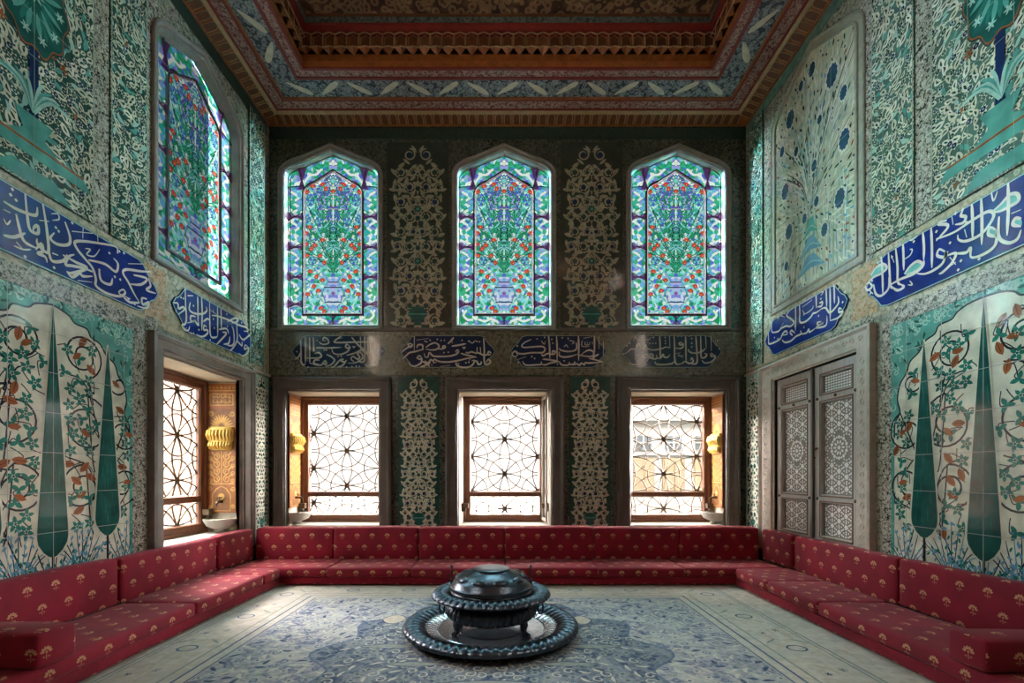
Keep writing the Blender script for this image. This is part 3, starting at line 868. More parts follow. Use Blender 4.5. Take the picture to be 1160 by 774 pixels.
# pale leaves strewn on the blue band
def sides():
    """three visible sides of the room: (length axis start, end, mapper(t, inset, z))"""
    return [(-WX, WX, lambda t, i, z: (t, WY-i, z)), (YN, WY, lambda t, i, z: (-WX+i, t, z)), (YN, WY, lambda t, i, z: (WX-i, t, z))]
mb = MB(); mb2 = MB(); mb3 = MB(); mb4 = MB()
for si, (t0, t1, mp_) in enumerate(sides()):
    n = int((t1-t0-1.0)/.30)
    for k in range(n+1):
        t = t0+.55+k*(t1-t0-1.1)/n; sg = 1 if k % 2 else -1; a = sg*.62
        pts = []
        for q in range(14):
            th = 2*PI*q/14; lx = .135*math.cos(th); ly = .030*math.sin(th)*(1+.4*math.cos(th))
            pts.append((t+lx*math.cos(a)-ly*math.sin(a), .445+lx*math.sin(a)+ly*math.cos(a)))
        if si and t > WY-.6: continue
        mb.add([mp_(u, i, 5.0435) for u, i in pts], [tuple(range(14))])
        mb.add([mp_(u, i, 5.0395) for u, i in [(t+(u-t)*.6, .445+(i-.445)*.6) for u, i in pts]], [tuple(range(14))])
        j = len(mb.v)-28; mb.f += [(j+q, j+(q+1) % 14, j+14+(q+1) % 14, j+14+q) for q in range(14)]; mb.m += [0]*14
    # scalloped fascia: small arched niches with pale ribs
    n = int((t1-t0)/.098)
    for k in range(n):
        c = (t1-t0)/n; u = t0+k*c
        if u < t0+.04 or u+c > t1-.04: continue
        def P(x, f, dz): return mp_(x, .016+.118*f, 5.000+.042*f+dz)
        r_ = .007
        loop = [(u+c*.5+c*.36*math.cos(PI-PI*q/8), .62+.30*math.sin(PI*q/8)) for q in range(9)]
        outl = [(u+c*.14, .04)] + loop + [(u+c*.86, .04)]
        mb2.tube([P(x, f, -.006) for x, f in outl], .0032, 5)
        mb3.add([P(x, f, -.0035) for x, f in outl], [tuple(range(len(outl)))])
        
    # honeycomb row on the riser
    n = int((t1-t0-1.3)/.114); c = (t1-t0-1.3)/n
    for k in range(n):
        u = t0+.65+k*c
        def Q(x, w, z): return mp_(x, .655+w, z)
        z0, z1 = 5.235, 5.365
        prof = [(0, .035), (.22, -.012), (.78, -.012), (1, .035)]
        mb4.loops([[Q(u+f*c, w, z0+(.018 if 0 < f < 1 else 0)) for f, w in prof], [Q(u+f*c, w, z1+(.018 if 0 < f < 1 else 0)) for f, w in prof]], False)
        hx = [(u+c*.14, z0+.028), (u+c*.5, z0+.005), (u+c*.86, z0+.028), (u+c*.86, z1-.01), (u+c*.5, z1+.022), (u+c*.14, z1-.01)]
        mb3.add([Q(x, .006 if abs(x-u-c*.5) > .01 else .004, z) for x, z in hx], [(0, 1, 2, 3, 4, 5)])
        mb2.tube([Q(x, .007, z) for x, z in hx], .0026, 4, True)
        mb2.tube([Q(u, .04, z1), Q(u+c*.5, .028, z1+.034), Q(u+c, .04, z1)], .0065, 5)
        mb2.tube([Q(u, .045, z0), Q(u+c*.5, .028, z0+.028), Q(u+c, .045, z0)], .0065, 5)
        mb2.tube([Q(u, .040, z0), Q(u, .036, z1)], .004, 4)
        mb4.add([Q(u, .04, z0), Q(u+c*.5, .028, z0+.028), Q(u+c, .04, z0), Q(u+c*.5, -.012, 5.20)], [(0, 1, 3), (1, 2, 3)])
mb.build('pale_leaf_carving', LEAFP, CE); mb2.build('gilded_rib', CREAMP, CE, fast=True); mb3.build('carved_niche', CBROWND, CE, fast=True); mb4.build('honeycomb_carving', CBROWN, CE, fast=True)
# ================================================================== NICHE FOUNTAINS IN THE WINDOW REVEALS
def fountain(mf, label, s0=.03, s1=.31):
    root = empty('wall_fountain', mf((s0+s1)/2, .60, 0), label, 'wall fountain', 'little carved fountains in the window reveals')
    W = s1-s0; sc_ = (s0+s1)/2
    P = Orn(mf, rect(s0, .66, s1, 1.955), CBROWN, .014)
    def scr(x, y, r, sg, a=0): P.spiral(x, y, r, 1.4, a, GILT, .011, 2, .25, sg)
    for k in range(7): P.flower(s0+W*(k+.5)/7, 1.915, .018, GILT, 2, 6)
    P.stroke([(s0, 1.885), (s1, 1.885)], .012, GILT, 2, 0)
    P.poly(rect(s0+.02, 1.735, s1-.02, 1.855), GILT, 1); P.poly(rect(s0+.03, 1.745, s1-.03, 1.845), GILTD, 2)
    rg = random.Random(8)
    for y in (1.768, 1.822):
        pts = [(s0+.04+q*(W-.08)/14, y+rg.uniform(-.012, .014)) for q in range(15)]
        P.stroke(pts, .007, GILT, 3, 4)
        for q in range(5): P.stroke([(s0+.06+q*.04, y-.01), (s0+.062+q*.04, y+.028)], .006, GILT, 3, 0)
    P.poly(rect(s0+.02, 1.29, s1-.02, 1.70), GILTD, 1)
    for k in range(-6, 7):
        a = k*PI/13
        P.lens(sc_+.075*math.sin(a), 1.51+.095*math.cos(a), PI/2-a, .10, .018, GILT, 3)
    for sg in (-1, 1): scr(sc_+sg*.105, 1.65, .03, sg)
    for row in range(4):
        y = 1.225-row*.075
        P.stroke([(sc_, y+.05), (sc_, y-.05)], .01, GILT, 2, 0)
        for sg in (-1, 1):
            scr(sc_+sg*.052, y, .038, sg, PI/2); scr(sc_+sg*.115, y-.02, .024, -sg, -PI/2)
            P.lens(sc_+sg*.085, y+.03, sg*.8, .05, .016, GILT, 2)
    P.stroke([(s0+.01, .95), (s1-.01, .95)], .014, GILT, 2, 0)
    nich = [(s0+.05, .68), (s1-.05, .68), (s1-.05, .84), (sc_+.05, .90), (sc_, .925), (sc_-.05, .90), (s0+.05, .84)]
    P.poly(nich, GILTD, 2); P.stroke(nich, .011, GILT, 3, 0, True)
    P.disc(sc_, .82, .035, GILT, 3, 12)
    for sg in (-1, 1): scr(sc_+sg*.115, .90, .025, sg); scr(sc_+sg*.115, .72, .022, -sg)
    P.build('carved_panel', None, None, parent=root)
    # projecting hood of golden stalactites
    mb = MB(); n = 22
    tiers = [(1.52, .030, .98), (1.49, .055, 1.0), (1.40, .058, 1.0), (1.375, .045, .94), (1.37, .046, .90), (1.335, .046, .88), (1.29, .030, .80), (1.285, .010, .78)]
    rings = []
    for z, dep, f in tiers:
        rings.append([mf(sc_+(W*.5-.015)*f*math.cos(PI*q/n)*-1, z, .014+dep*(1.25*math.sin(PI*q/n))**.6 if 0 < q < n else .014) for q in range(n+1)])
    mb.loops(rings, False)
    for z, zz, dep, f in ((1.485, 1.385, .062, 1.0), (1.365, 1.298, .050, .88)):
        for q in range(1, n, 2):
            c = math.cos(PI*q/n)*-1; dd = .014+dep*(1.25*math.sin(PI*q/n))**.6
            x = sc_+(W*.5-.015)*f*c
            mb.tube([mf(x, z, dd), mf(x, (z+zz)/2, dd+.012), mf(x, zz, dd*.86)], [.011, .013, .006], 6)
    mb.build('stalactite_hood', plain('bright_gilding', (.72, .46, .10), .38, .2, 30, metallic=.2) if 'bright_gilding' not in MATS else MATS['bright_gilding'], root, smooth=True)
    mb = MB()
    mb.tube([mf(sc_, .775, .014), mf(sc_, .775, .07), mf(sc_, .755, .095), mf(sc_, .735, .097)], [.016, .013, .012, .010], 10)
    mb.tube([mf(sc_, .785, .045), mf(sc_, .815, .045)], .006, 8); mb.tube([mf(sc_-.022, .815, .045), mf(sc_+.022, .815, .045)], .007, 8)
    mb.build('spout_tap', IRON, root, smooth=True)
    mb = MB(); n = 20; rings = []
    for z, r, ri in ((.485, .02, 0), (.50, .07, 0), (.535, .13, 0), (.585, .155, 0), (.605, .16, 0), (.607, .145, 1), (.575, .12, 1), (.545, .06, 1), (.54, .01, 1)):
        rings.append([mf(sc_+r*.95*math.cos(PI*q/n)*-1, z, max(.0, r*1.25*math.sin(PI*q/n))) for q in range(n+1)])
    mb.loops(rings, False)
    mb.build('basin', MARBLE, root, smooth=True)
    mb = MB(); mb.tube([mf(sc_, .465, .03), mf(sc_, .50, .045)], [.03, .05], 12); mb.build('basin_bracket', MARBLE, root, smooth=True)
    return root
fountain(lambda s, z, h: (-WX-s, LW_U[1]-h, z), 'carved amber and gilt fountain in the reveal of the left wall window')
fountain(lambda s, z, h: (LOW[0][0]+h, WY+s, z), 'gilt fountain in the left reveal of the end wall window nearest the left corner')
fountain(lambda s, z, h: (LOW[2][1]-h, WY+s, z), 'gilt fountain in the right reveal of the end wall window with buildings outside')

# ================================================================== PAINTED TILE PANELS
def scatter(rg, u0, u1, v0, v1, d, tries=30):
    """poisson-like points"""
    pts = []; cell = d/1.4142; grid = {}
    def ok(p):
        gx, gy = int((p[0]-u0)/cell), int((p[1]-v0)/cell)
        for i in range(gx-2, gx+3):
            for j in range(gy-2, gy+3):
                q = grid.get((i, j))
                if q and (q[0]-p[0])**2+(q[1]-p[1])**2 < d*d: return False
        return True
    N = int((u1-u0)*(v1-v0)/(d*d)*tries)
    for _ in range(N):
        p = (rg.uniform(u0, u1), rg.uniform(v0, v1))
        if ok(p): grid[(int((p[0]-u0)/cell), int((p[1]-v0)/cell))] = p; pts.append(p)
    return pts

def cypress_panel(mp, uc, half, label, seed):
    rg = random.Random(seed); z0, z1 = .42, 2.085
    P = Orn(mp, rect(uc-half, z0, uc+half, z1), TURQ, .012, clip=rect(uc-half, z0, uc+half, z1))
    for _ in range(150):                             # pale curls on the turquoise margin
        s_ = rg.choice((-1, 1))
        if rg.random() < .6: a = rg.uniform(0, half); z = rg.uniform(1.86+.2*(1-a/half)**.5, z1)
        else: a = rg.uniform(half-.13, half); z = rg.uniform(1.2, z1)
        P.spiral(uc+s_*a, z, rg.uniform(.018, .03), .8, rg.uniform(0, 6.3), AQUA, .008, 1, .3, s_, 10)
    for _ in range(60):
        s_ = rg.choice((-1, 1)); a = rg.uniform(0, half); z = rg.uniform(1.75, z1)
        P.lens(uc+s_*a, z, rg.uniform(0, 3), .05, .016, TEAL, 1)
    hb = [(half-.03, z0), (half-.03, 1.30), (half-.035, 1.40), (half-.075, 1.47), (half-.055, 1.56), (half-.075, 1.66), (half-.125, 1.73), (half-.155, 1.80), (half-.22, 1.845), (half-.265, 1.905), (half-.33, 1.93), (half-.36, 1.975), (half-.44, 1.985), (half-.48, 2.02), (half-.56, 2.045)]
    bound = [(uc+a, z) for a, z in hb] + [(uc-a, z) for a, z in hb[::-1]]
    P.poly(bound, MILK, 2)
    P.stroke(catmull(bound[1:-1], 4), .011, INK, 3, 0)
    trees = [(0, .555, .093, 2.03, .155), (-.37, .635, .093, 1.915, .13), (.37, .635, .093, 1.915, .13)]
    def clear(a, z, m=.02):
        for c, b, hw, t, _ in trees:
            if b-.03 < z < t:
                f = max(0, min(1, (t-z)/(t-b-.16)))
                if abs(a-c) < hw*f+m: return False
        return True
    # great vine spirals
    sp = []
    for s_ in (-1, 1):
        for c, z, r, tr, a0, d in ((.19, 1.795, .145, 1.75, -1.3, 1), (.215, 1.36, .185, 1.5, 1.5, -1), (.19, .96, .15, 1.5, 1.4, 1), (.50, 1.33, .145, 1.2, 1.2, -1), (.50, .97, .13, 1.3, -1.2, 1), (.46, 1.66, .085, 1.1, 2.4, 1)):
            pts = P.spiral(uc+s_*c, z, r, tr, a0 if s_ > 0 else PI-a0, INK, .012, 3, .28, d*s_, 22); P.stroke([pts[0], (uc+s_*(c*.55+.14), z-.19), (uc+s_*(c*.5+.17), z-.30)], .0095, INK, 3); sp.append((s_*c, z, r))
            e_ = pts[-1]; P.lens(e_[0], e_[1], rg.uniform(-.8, .8), .075, .036, RUST, 5)
        P.stroke([(uc+s_*.14, .44), (uc+s_*.25, .70), (uc+s_*.30, .86), (uc+s_*.24, 1.08), (uc+s_*.10, 1.15)], .009, INK, 3)
        P.stroke([(uc+s_*.33, 1.20), (uc+s_*.22, 1.60), (uc+s_*.10, 1.66)], .009, INK, 3)
        P.stroke([(uc+s_*.52, .46), (uc+s_*.44, .76), (uc+s_*.55, .98), (uc+s_*.42, 1.18)], .009, INK, 3)
        # bushes of fine stems at the foot
        for cx, n, hgt in ((.19, 11, .30), (.50, 8, .26), (.0, 8, .16)):
            for k in range(n):
                f = k/(n-1)*2-1; bx = uc+s_*cx
                tip = (bx+f*.20, .44+hgt*(1-.5*abs(f))+rg.uniform(-.03, .03))
                P.stroke([(bx+f*.02, .42), (bx+f*.12, .42+hgt*.45), tip], .0065, NAVY if k % 3 else LBLUE, 3, 4, t1=.4)
                for q in range(5):
                    t = .3+.7*q/4; x = bx+f*.20*t**1.1; z = .42+(tip[1]-.42)*t
                    if clear(x-uc, z, .0): P.lens(x+rg.uniform(-.016, .016), z, rg.uniform(.4, 2.7), .034, .014, LBLUE if rg.random() < .55 else LEAFG, 4)
                if clear(tip[0]-uc, tip[1], .02): P.flower(tip[0], tip[1], .017, LBLUE, 4)
    # five-petalled flowers, brown buds, small leaves
    pts = scatter(rg, -half+.045, half-.045, .68, 2.0, .073)
    for a, z in pts:
        if not clear(a, z, .028): continue
        top = np.interp(abs(a), [half-.56, half-.33, half-.22, half-.12, half-.05], [2.0, 1.89, 1.80, 1.68, 1.40]) if abs(a) > half-.56 else 2.0
        if z > top-.03: continue
        near = min(abs(math.hypot(a-c, z-zz)-r) for c, zz, r in sp)
        q = rg.random(); ph = rg.uniform(0, 6.3)
        if q < .50:
            P.flower(uc+a, z, rg.uniform(.042, .050), LEAFG if rg.random() < .88 else TEAL, 4, 5, ph, .30); P.flower(uc+a, z, .016, MILK, 6, 5, ph+.6); P.disc(uc+a, z, .007, TEAL, 7, 6)
        elif q < .74: P.lens(uc+a, z, ph, .088, .044, RUST, 4); P.stroke([(uc+a-.024*math.cos(ph), z-.024*math.sin(ph)), (uc+a+.034*math.cos(ph), z+.034*math.sin(ph))], .003, INK, 6, 0)
        else:
            for k in range(3): P.lens(uc+a+.022*math.cos(ph+k*2.1), z+.022*math.sin(ph+k*2.1), ph+k*2.1, .052, .026, LEAFG, 4)
        if near > .0: P.stroke([(uc+a, z), (uc+a+.03*math.cos(ph+1), z+.03*math.sin(ph+1)), (uc+a+.05*math.cos(ph+1.9), z+.05*math.sin(ph+1.9)), (uc+a+.085*math.cos(ph+2.3), z+.085*math.sin(ph+2.3))], .006, INK, 3, 4)
    # cypresses
    for c, b, hw, t, st in trees:
        def outline(k):
            n = 12; L = []
            for i in range(n+1):
                f = i/n; z = b+.15+(t-b-.15)*f; L.append((hw*(1-f)**.92+k*(1-f*.6), z))
            base = [(hw*.25+k, b+.008), (hw*.62+k, b+.038), (hw*.93+k, b+.085), (hw+k, b+.12)]
            r_ = [(k*.3, b-k)]+base+L
            return [(uc+c+x, z) for x, z in r_] + [(uc+c-x, z) for x, z in r_[::-1]]
        P.poly(outline(.013), MILK, 7); P.poly(outline(0), TEAL, 8)
        for k in range(26):
            f = rg.random()*.85; z = b+.06+(t-b)*f; x = rg.uniform(-.7, .7)*hw*(1-f)
            P.stroke([(uc+c+x, z), (uc+c+x*.9, z+.07)], .004, LEAFG, 9, 0)
        P.stroke([(uc+c, z0), (uc+c, b+.005)], .016, INK, 7, 0)
    P.seams([uc, uc-.25, uc+.25, uc-.5, uc+.5], [.47+.235*k for k in range(7)], uc-half, uc+half, z0, z1, layer=10)
    return P.build('tile_panel', label, 'tile panel', 'cypress tile panels of the side walls')
cypress_panel(mpL, 2.71, .58, 'turquoise and cream tile panel with dark cypresses and coiling vines on the left wall', 3)
cypress_panel(mpR, 2.587, .63, 'turquoise and cream tile panel with dark cypresses and coiling vines on the right wall', 7)

def saz_panel(mp, u0, u1, v0, v1, label, seed, dens=.062, medal=None, pale=.5, ground=SAZG, group='feathery leaf tile panels of the side walls'):
    """dense feathery saz leaves and blossoms, mirrored about nothing, over a teal ground"""
    rg = random.Random(seed)
    P = Orn(mp, rect(u0, v0, u1, v1), ground, .012, clip=rect(u0, v0, u1, v1))
    L1 = [LSG, SAGE, LSG, SAGE] if pale < .3 else [CREAM, MILK, CREAM, CREAM] if pale < .7 else [CREAM, MILK, MILK, CREAM]
    def flow(u, v): return 1.9*math.sin(u*4.1+seed)+1.5*math.cos(v*3.3+u*2)+PI/2
    pts = scatter(rg, u0, u1, v0, v1, dens)
    for u, v in pts:
        if medal and ((u-medal[0])/medal[2])**2+((v-medal[1])/medal[3])**2 < 1.1: continue
        q = rg.random(); a = flow(u, v)+rg.uniform(-.5, .5)
        if q < .44:
            L = rg.uniform(.8, 1.6)*dens; bd = rg.uniform(-.25, .25)*dens*1.5
            c = rg.choice(L1)
            P.lens(u, v, a, L*1.5, L*.82, c, 2, bd)
            P.lens(u, v, a, L*.8, L*.26, DGREEN if rg.random() < .6 else TEAL, 3, bd)
        elif q < .74:
            r = dens*rg.uniform(.55, .8)
            P.flower(u, v, r, rg.choice(L1), 2, rg.choice((5, 6, 7)), a, .22)
            P.disc(u, v, r*.62, DGREEN if rg.random() < .7 else NAVY, 3, 8, r*.62)
            P.flower(u, v, r*.30, SAGE if rg.random() < .6 else AQUA, 4, 5, a)
        elif q < .88:
            L = dens*rg.uniform(1., 1.9); P.lens(u, v, a, L*1.3, L*.5, AQUA if rg.random() < .6 else TURQ, 2, rg.uniform(-.02, .02))
        else:
            for k in range(3): P.lens(u+.3*dens*math.cos(a+k*2.1), v+.3*dens*math.sin(a+k*2.1), a+k*2.1, dens*.95, dens*.4, CREAM, 2)
        if rg.random() < .55:
            P.stroke([(u, v), (u+dens*.6*math.cos(a), v+dens*.6*math.sin(a)), (u+dens*1.2*math.cos(a+.7), v+dens*1.2*math.sin(a+.7))], dens*.13, SAGE if rg.random() < .5 else CREAM, 1, 4)
    for _ in range(int((u1-u0)*(v1-v0)*5)):
        P.lens(rg.uniform(u0, u1), rg.uniform(v0, v1), rg.uniform(0, 3), .045, .02, RUST, 4)
    if medal:
        cu, cv, ru, rv = medal
        def lob(k): return [(cu+ru*k*(1+.06*math.cos(10*t))*math.cos(t), cv+rv*k*(1+.06*math.cos(10*t))*math.sin(t)) for t in [2*PI*i/80 for i in range(80)]]
        P.poly(lob(1.06), DGREEN, 5); P.poly(lob(1.03), RUST, 6); P.poly(lob(1.0), TEAL, 7)
        for k in range(24):
            a = 2*PI*k/24; P.lens(cu+ru*.55*math.cos(a), cv+rv*.55*math.sin(a), math.atan2(rv*math.sin(a), ru*math.cos(a)), ru*.75, .03, TURQ if k % 2 else LEAFG, 8)
        for k in range(10):
            a = 2*PI*k/10; P.flower(cu+ru*.78*math.cos(a), cv+rv*.78*math.sin(a), .03, AQUA, 9, 6)
        P.flower(cu, cv, .06, AQUA, 9, 8)
        for sg in (-1, 1): P.flower(cu+sg*ru*.9, cv-rv*.9, .035, RUST, 9, 5)
        # slender column of the painted vase below it
        P.stroke([(cu, cv-rv), (cu, v0+.35)], .05, NAVY, 8, 0)
        P.poly([(cu-.11, v0+.40), (cu+.11, v0+.40), (cu+.06, v0+.30), (cu+.15, v0+.24), (cu-.15, v0+.24), (cu-.06, v0+.30)], TURQ, 8)
        P.poly([(cu-.30, v0+.235), (cu+.30, v0+.235), (cu+.36, v0+.165), (cu-.36, v0+.165)], TURQ, 8)
        P.stroke([(cu-.30, v0+.235), (cu+.30, v0+.235)], .012, RUST, 9, 0)
        P.poly([(cu-.22, v0+.01), (cu+.22, v0+.01), (cu+.12, v0+.10), (cu-.12, v0+.10)], TURQ, 8)
        for k in range(-5, 6):
            if k: P.stroke([(cu, v0+.42), (cu+k*.02, v0+.55), (cu+k*.05, v0+.64-abs(k)*.02)], .018, AQUA if k % 2 else TURQ, 8, 4, t1=.3)
    P.stroke([(u0, v0), (u1, v0), (u1, v1), (u0, v1)], .016, SAGE, 11, 0, True)
    P.seams([u0+.245*k for k in range(1, int((u1-u0)/.245)+1)], [v0+.245*k for k in range(1, int((v1-v0)/.245)+1)], u0, u1, v0, v1, width=.0025, m=SAGE, layer=11)
    return P.build('tile_panel', label, 'tile panel', group)
ZP = 2.675
SAZP = glaze('pale_saz_ground_glaze', (.085, .155, .125), .4); LSG = glaze('soft_sage_leaf_glaze', (.34, .36, .27))
saz_panel(mpL, 1.62, 2.975, ZP, 4.96, 'big feathery-leaf tile panel with a dark green medallion high on the left wall', 11, .036, (2.60, 3.78, .19, .32))
saz_panel(mpR, 1.45, 2.905, ZP, 4.96, 'big feathery-leaf tile panel with a dark green medallion high on the right wall', 23, .035, (2.50, 3.78, .19, .32), .8, SAZP)
saz_panel(mpL, 3.106, 3.416, ZP, 4.96, 'tall narrow leafy tile panel left of the stained glass window on the left wall', 31, .038)
saz_panel(mpR, 3.035, 3.385, ZP, 4.96, 'tall narrow leafy tile panel right of the painted arch on the right wall', 37, .037, None, .8, SAZP)
saz_panel(mpL, 4.78, 5.06, ZP-.45, 4.90, 'dark narrow leafy tile strip beside the left corner on the left wall', 41, .034, None, .1)
saz_panel(mpR, 4.84, 5.08, ZP-.45, 4.90, 'narrow leafy tile strip beside the right corner on the right wall', 43, .034, None, .1)

def strip(name, mp, u0, u1, v0, v1, mat, label, th=.006):
    mb = MB(); mb.obox(mp, u0, u1, v0, v1, 0, th)
    return tag(mb.build(name, mat), label, None, None, 'structure')
k_ = [1]
def trim(mp, u0, u1, v0, v1, mat, label, th=.006):
    k_[0] += 1; return strip('trim_%d' % k_[0], mp, u0, u1, v0, v1, mat, label, th)
# speckled black and white borders
trim(mpL, 2.975, 3.106, ZP, 4.97, BLACKT, 'speckled border tiles between the two leafy panels of the left wall')
trim(mpL, 3.416, 3.535, 2.14, 4.97, BLACKT, 'speckled border tiles left of the left wall stained glass')
trim(mpR, 2.905, 3.035, ZP, 4.97, BLACKT, 'speckled border tiles between the two leafy panels of the right wall')
trim(mpR, 3.385, 3.505, 2.17, 4.97, BLACKT, 'speckled border tiles right of the painted arch')
trim(mpL, 3.29, 3.425, .42, 2.13, BLACKT, 'speckled border tiles between cypress panel and window on the left wall')
trim(mpR, 3.217, 3.30, .42, 2.13, BLACKT, 'speckled border tiles between cypress panel and shutters on the right wall')
trim(mpL, 1.60, 3.29, 2.09, 2.20, BLACKT, 'speckled border tiles above the left wall cypress panel')
trim(mpR, 1.60, 3.217, 2.09, 2.20, BLACKT, 'speckled border tiles above the right wall cypress panel')
# flowered band that carries the inscriptions
trim(mpL, 1.60, 3.60, 2.20, 2.665, FLORAL, 'pale flowered band round the near inscription of the left wall', .004)
trim(mpR, 1.60, 3.60, 2.20, 2.665, FLORAL, 'pale flowered band round the near inscription of the right wall', .004)
trim(mpL, 3.60, 5.19, 2.18, 2.68, FLORAL, 'pale flowered band round the far inscription of the left wall', .003)
trim(mpR, 3.60, 5.19, 2.20, 2.70, FLORAL, 'pale flowered band round the far inscription of the right wall', .003)
trim(mpB, -2.69, 2.69, 2.17, 2.69, FLORALB, 'shade-darkened flowered band round the four inscriptions of the end wall', .003)
trim(mpB, -2.68, 2.68, 2.665, 2.70, STONED, 'thin dark stone ledge under the stained glass windows of the end wall', .022)
trim(mpB, -2.69, 2.69, 4.84, 4.97, plain('dark_green_border_tile', (.02, .045, .035), .3, .4, 30), 'dark green tile border under the ceiling on the end wall', .005)
trim(mpL, 3.58, 5.15, 4.84, 4.97, MATS['dark_green_border_tile'], 'dark green tile border under the ceiling on the left wall', .005)
GB = plain('sea_green_border_tile', (.12, .23, .19), .2, .35, 16)
trim(mpR, 3.55, 5.15, 4.86, 4.97, GB, 'sea green tile border under the ceiling on the right wall', .005)
trim(mpL, 4.50, 5.15, 4.97, 4.985, STONED, 'thin dark ledge under the ceiling by the left corner', .01)
trim(mpL, 4.84, 5.19, 2.145, 2.17, STONEL, 'thin pale stone ledge in the left corner under the inscription', .02)
trim(mpR, 4.87, 5.19, 2.145, 2.17, STONEL, 'thin pale stone ledge in the right corner under the inscription', .02)
def sp_(mp, a, b, m=TANF):
    trim(mp, a, b, 2.235, 2.63, m, 'coral flowered tiles at the tip of an inscription', .007)
sp_(mpL, 3.40, 3.62); sp_(mpR, 3.34, 3.60)

def arabesque(mp, u0, u1, v0, v1, label, seed, ground=DGREEN, light=SAGE, cell=.16, head=0, vase=True, group=None, dark=DGREEN, accent=TEAL, wide=.016, margin=None):
    """symmetric scrolling arabesque on a tall panel"""
    rg = random.Random(seed); uc = (u0+u1)/2; hw = (u1-u0)/2
    P = Orn(mp, rect(u0, v0, u1, v1), ground, .011, clip=rect(u0, v0, u1, v1))
    if margin:
        m_ = hw*.16; top = v1-head
        lob = [(uc-hw+m_, v0), (uc+hw-m_, v0), (uc+hw-m_, top-.10), (uc+hw*.55, top-.03), (uc+hw*.5, v1-.10), (uc+hw*.25, v1-.04), (uc, v1-.02), (uc-hw*.25, v1-.04), (uc-hw*.5, v1-.10), (uc-hw*.55, top-.03), (uc-hw+m_, top-.10)]
        P.poly(lob, dark, 1)
    hw_ = hw*.80
    n = int((v1-v0-head)/cell)
    for r in range(n):
        z = v0+(r+.5)*(v1-v0-head)/n
        for sg in (-1, 1):
            nc = max(1, round(hw_/(cell*.9)))
            for c in range(nc):
                x = uc+sg*hw_*(c+(.36 if r % 2 == 0 else .66))/nc; rr = min(cell*.44, hw_/nc*.52)*(1.12 if (r+c) % 2 else .90)
                d = sg*(1 if (r+c) % 2 else -1)
                P.spiral(x, z, rr, 1.15, rg.choice((0, PI/2, PI)) if sg > 0 else 0, light, wide, 2, .45, d, 14)
                P.flower(x, z, rr*.66, light, 3, 6, 0, .2); P.disc(x, z, rr*.40, dark if (r+c) % 3 else NAVY, 4, 8)
                for k in range(4):
                    a = k*PI/2+PI/4+(.3+.55*(r % 3))*sg; P.lens(x+rr*1.15*math.cos(a), z+rr*1.15*math.sin(a), a+.9*sg, rr*1.25, rr*.58, light, 3, rr*.1*sg)
                for k in range(2):
                    a = PI/2+k*PI; P.lens(x+sg*rr*.2, z+cell*.47*(1 if k else -1), .4*sg, rr*.9, rr*.30, accent, 2)
        P.lens(uc, z+cell*.25, PI/2, cell*.6, cell*.22, light, 3); P.flower(uc, z-cell*.1, cell*(.34 if r % 2 else .16), light, 3, 6, .5, .25); P.disc(uc, z-cell*.1, cell*(.19 if r % 2 else .09), dark, 4, 8)
        for sg in (-1, 1): P.lens(uc+sg*cell*.16, z-cell*.05, PI/2-sg*.7, cell*.5, cell*.2, light, 3)
        P.stroke([(uc, z-cell*.5), (uc, z+cell*.5)], wide*.7, light, 1, 0)
    if head:
        for sg in (-1, 1):
            P.spiral(uc+sg*hw*.27, v1-head*.55, hw*.20, 1.2, PI/2, light, wide, 2, .4, sg); P.disc(uc+sg*hw*.27, v1-head*.55, hw*.09, NAVY, 4, 8)
            P.lens(uc+sg*hw*.12, v1-head*.3, PI/2-sg*.6, hw*.3, hw*.09, light, 3); P.lens(uc+sg*hw*.36, v1-head*.85, sg*.7, hw*.3, hw*.09, light, 3)
    H_ = v1-v0
    if vase:
        for f in (.36, .64):
            if hw > .25:
                z = v0+H_*f; P.flower(uc, z, .062, light, 5, 8, 0, .15); P.flower(uc, z, .05, accent, 6, 8, 0, .2); P.disc(uc, z, .018, TURQ, 7, 8)
        b = v0+.03; s_ = hw*.40
        P.poly([(uc-s_*.35, b), (uc+s_*.35, b), (uc+s_*.25, b+s_*.25), (uc+s_*.85, b+s_*.9), (uc+s_*.5, b+s_*1.35), (uc+s_*.95, b+s_*1.5), (uc-s_*.95, b+s_*1.5), (uc-s_*.5, b+s_*1.35), (uc-s_*.85, b+s_*.9), (uc-s_*.25, b+s_*.25)], accent, 6)
        P.stroke([(uc-s_*.8, b+s_*.9), (uc+s_*.8, b+s_*.9)], s_*.10, TURQ, 7, 0)
    P.seams([], [v0+.25*k for k in range(1, int(H_/.25)+1)], u0, u1, v0, v1, m=dark, width=.003, layer=9)
    return P.build('tile_panel', label, 'tile panel', group)
gA = 'arabesque panels between the stained glass windows'; gB = 'slim arabesque strips between the lower windows'
SAGED = glaze('shaded_sage_glaze', (.36, .345, .25))  # leaf cream darkened in colour for the shade of the end wall
arabesque(mpB, -1.365, -.665, 2.70, 4.80, 'dark arabesque tile panel between the left and middle stained glass windows of the end wall', 5, glaze('olive_black_glaze', (.036, .047, .036)), SAGED, .155, .26, True, gA)
arabesque(mpB, .60, 1.30, 2.70, 4.80, 'dark arabesque tile panel between the middle and right stained glass windows of the end wall', 6, MATS['olive_black_glaze'], SAGED, .155, .26, True, gA)
DTEAL = glaze('deep_teal_glaze', (.014, .065, .055), .3)
LSAGE = glaze('light_sage_glaze', (.50, .49, .37))
arabesque(mpB, -1.235, -.775, .44, 2.15, 'slim green arabesque tile strip between the left and middle lower windows of the end wall', 9, DTEAL, LSAGE, .105, .16, True, gB, margin=True)
